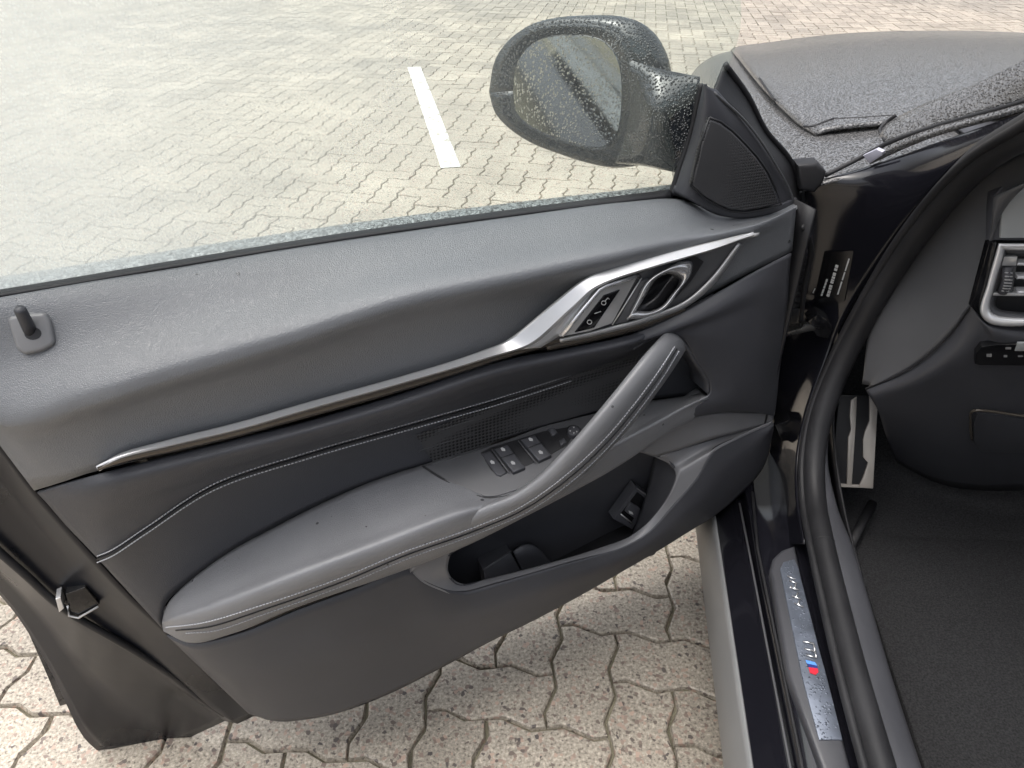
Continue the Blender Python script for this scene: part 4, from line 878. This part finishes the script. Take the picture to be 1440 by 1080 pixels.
def VP(l, o): return [P(x, y, vp, o) for x, y in l]
prism('vent_side', VP([(1390, 342), (1402, 340), (1395, 380), (1378, 445), (1366, 432), (1376, 395)], .004), vp[1] * -.012, M['piano'], dash, .0015)
vo_ = [(1404, 342), (1480, 342), (1560, 342), (1560, 462), (1480, 458), (1388, 453), (1379, 442), (1388, 400)]
vi_ = [(1413, 352), (1480, 352), (1552, 352), (1552, 450), (1480, 447), (1397, 441), (1392, 434), (1400, 398)]
def ringrow(l, o): return VP(l + l[:1], o)
loft('vent_frame', [ringrow(vo_, .004), ringrow(mixc(vo_, vi_, .25), .011), ringrow(mixc(vo_, vi_, .7), .010), ringrow(vi_, .002)], M['vent_chrome'], dash, 90, 3, label='bright chrome frame of the air vent')
loft('vent_inner_frame', [ringrow(vi_, .001), ringrow([(1419, 360), (1480, 360), (1546, 360), (1546, 442), (1480, 440), (1404, 434), (1400, 430), (1408, 398)], -.012)], M['plastic_grey'], dash, 60, 2)
prism('vent_well', VP([(1405, 350), (1556, 350), (1556, 452), (1390, 445)], -.030), vp[1] * -.004, M['dark'], dash)
for y0 in (372, 391, 412): prism('vent_slat', VP([(1432, y0 - 2), (1550, y0 - 2), (1550, y0 + 1.5), (1430, y0 + 1.5)], -.006), vp[1] * -.016, M['vent_chrome'], dash, .0006)
prism('vent_carrier', VP([(1412, 360), (1432, 360), (1424, 412), (1404, 414)], -.006), vp[1] * -.012, M['plastic_grey'], dash, .001)
prism('vent_carrier_top', VP([(1410, 361), (1431, 361), (1429, 374), (1408, 374)], -.002), vp[1] * -.012, M['alu'], dash, .001)
wh = VP([(1416, 376), (1410, 410)], -.001)
tube('vent_wheel', [wh[0].lerp(wh[1], t) + vp[1] * .006 * math.sin(math.pi * t) for t in [k / 8 for k in range(9)]], .0065, M['plastic'], dash, 10)
for t in range(1, 8):
    c_ = wh[0].lerp(wh[1], t / 8) + vp[1] * (.006 * math.sin(math.pi * t / 8) + .0058); box('wheel_rib', c_, .010, .0014, .0014, M['alu'], dash, .0003)
prism('vent_bottom_bar', VP([(1396, 412), (1424, 413), (1550, 414), (1550, 418), (1395, 416)], -.002), vp[1] * -.01, M['alu'], dash, .0006)
scp = plane3(Y(1400, 330, 1.088), Y(1440, 330, 1.086), Y(1410, 260, 1.098))
prism('display', [P(x, y, scp, .004) for x, y in ((1407, 335), (1409, 290), (1412, 276), (1426, 266), (1440, 255), (1470, 240), (1560, 236), (1560, 335))], scp[1] * -.012, M['screen'], dash, .0015, label='pale instrument display')
prism('display_bezel', [P(x, y, scp, -.001) for x, y in ((1391, 338), (1397, 275), (1420, 252), (1470, 226), (1570, 224), (1570, 340))], scp[1] * -.02, M['plastic'], dash, .002)
lsp = plane3(Y(1380, 500, 1.083), Y(1440, 505, 1.074), Y(1400, 515, 1.083))
lsw = prism('light_switch_panel', [P(x, y, lsp, .006) for x, y in ((1371, 512), (1372, 498), (1380, 488), (1400, 485), (1560, 482), (1560, 516), (1378, 514))], lsp[1] * -.012, M['piano'], dash, .0015)
for x, y, a, b2 in ((1391, 500, 3.5, 2), (1414, 501, 2.5, 1.4), (1435, 501, 3.5, 1), (1418, 490, 4, 1.4)): prism('switch_icon', [P(x + q * a, y + r * b2, lsp, .0066) for q, r in ((-1, -1), (1, -1), (1, 1), (-1, 1))], lsp[1] * -.0005, M['icon_dim'], dash)
prism('light_button', [P(x, y, lsp, .008) for x, y in ((1427, 494), (1431, 483), (1470, 483), (1470, 494))], lsp[1] * -.004, M['screen'], dash, .001)
rp = YL([(1367, 618, 1.165), (1365, 596, 1.14), (1371, 577, 1.115), (1390, 578, 1.11), (1440, 585, 1.105), (1560, 590, 1.1)])
tube('knee_flap_rim', rp, .0022, M['accent'], dash, 8, n=50)
prism('knee_flap', [Y(x, y, q) for x, y, q in ((1370, 620, 1.16), (1369, 596, 1.137), (1375, 581, 1.117), (1440, 589, 1.107), (1560, 594, 1.1), (1560, 640, 1.15), (1380, 636, 1.17))], FW * .02, M['plastic'], dash, .002)
loft('dash_top', [[C(x, y, z) for x in (.56, .9, 1.3, 1.65)] for y, z in ((1.10, .915), (1.2, .945), (1.4, .955), (1.7, .95))], M['plastic'], dash, 20, 4, face=C(1, 1, 3))
loft('pillar_trim', [YL([(1240, 440, 1.235), (1290, 345, 1.20), (1345, 275, 1.14), (1410, 225, 1.065), (1470, 190, .99), (1610, 112, .85)]), YL([(1262, 400, 1.26), (1320, 310, 1.22), (1380, 255, 1.17), (1450, 200, 1.1), (1520, 150, 1.02), (1660, 60, .88)])], M['plastic'], car, 40, 4)
# ---------- rest of the cabin shell (roof, windscreen, far side, underbody) above and beside the view
def carxyz(p): return p.dot(RT), p.dot(FW), p.z
ws_rows = []
for p in pil[2]:
    x, y, z = carxyz(p); x += .02
    ws_rows.append([RC(x + (2.30 - 2 * x) * t, y + .22 * (1 - (2 * t - 1)**2), z + .02 * (1 - (2 * t - 1)**2)) for t in (0, .12, .3, .5, .7, .88, 1)])
loft('windscreen', ws_rows, M['windscreen'], car, 30, 5, face=C(1, 4, 3), label='rain beaded windscreen')
loft('roof', [[C(x, y, z - .06 * ((x - 1.12) / .55)**2) for x in (.58, .8, 1.12, 1.45, 1.66)] for y, z in ((.74, 1.38), (.3, 1.43), (-.3, 1.44), (-.9, 1.40))], M['paint_wet_glint'], car, 20, 5, thick=.03, face=C(1.1, 0, 4))
tube('windscreen_pillar', YL([(1600, 60, .84), (1760, -10, .70)]) + [C(.56, .62, 1.26), C(.60, .40, 1.33), C(.60, .1, 1.36)], .024, M['paint'], car, 10, n=30)
loft('far_side', [[C(2.03, y, z) for y in (-1.2, .2, 1.3, 2.9)] for z in (.2, .6, .95)], M['paint'], car, 12, 3, face=C(4, .5, .6))
loft('underbody', [[C(x, y, .16) for y in (-1.2, .2, 1.6, 3.0)] for x in (.25, 1.1, 2.0)], M['dark'], car, 8, 2, face=C(1, .5, -3))
loft('bulkhead', [[C(x, 1.62, z) for x in (.42, 1.0, 1.6, 2.0)] for z in (.2, .6, .93)], M['dark'], car, 8, 3)
loft('centre_tunnel', [[C(x, y, z) for y in (-.4, .5, 1.2, 1.6)] for x, z in ((.99, .22), (1.0, .45), (1.03, .55), (1.2, .56))], M['plastic'], car, 10, 3, face=C(.5, .5, 1))

# ---------- rear door, centre pillar and driver's seat behind the viewpoint
rear = loft('rear_door', [[C(x, y, z) for y in (-1.35, -.7, -.12)] for x, z in ((.25, .20), (.205, .34), (.18, .55), (.185, .75), (.215, .90), (.23, .945))], M['paint'], car, 20, 4, thick=.06, face=C(-2, -.5, .6), label='closed black rear door')
loft('rear_window', [[C(x, y, z) for y in (-1.2, -.7, -.14)] for x, z in ((.24, .945), (.33, 1.15), (.46, 1.34))], M['windscreen'], rear, 12, 3, thick=.005, face=C(-2, -.5, 1))
loft('centre_pillar', [[C(x, y, z) for y in (-.20, -.12, -.04)] for x, z in ((.30, .36), (.29, .6), (.29, .9), (.38, 1.15), (.54, 1.37))], M['dark'], car, 8, 4, thick=.05, face=C(-2, 0, 1))
seat = loft('driver_seat', [[C(x, y, z) for x, z in ((.47, .40), (.50, .52), (.56, .555), (.72, .53), (.88, .555), (.94, .52), (.97, .40))] for y in (-.12, .05, .2, .36, .42)], M['leather_dark'], car, 24, 5, thick=.08, face=C(.7, .1, 2), label='dark leather driver seat')
loft('seat_back', [[C(x, y, z) for x, y, z in ((.47, -.10 + b, h), (.52, -.02 + b, h), (.6, -.05 + b, h + .01), (.72, -.08 + b, h + .02), (.84, -.05 + b, h + .01), (.92, -.02 + b, h), (.97, -.10 + b, h))] for h, b in ((.45, 0), (.7, -.08), (.95, -.17), (1.12, -.24))], M['leather_dark'], seat, 24, 5, thick=.08, face=C(.7, 2, .8))
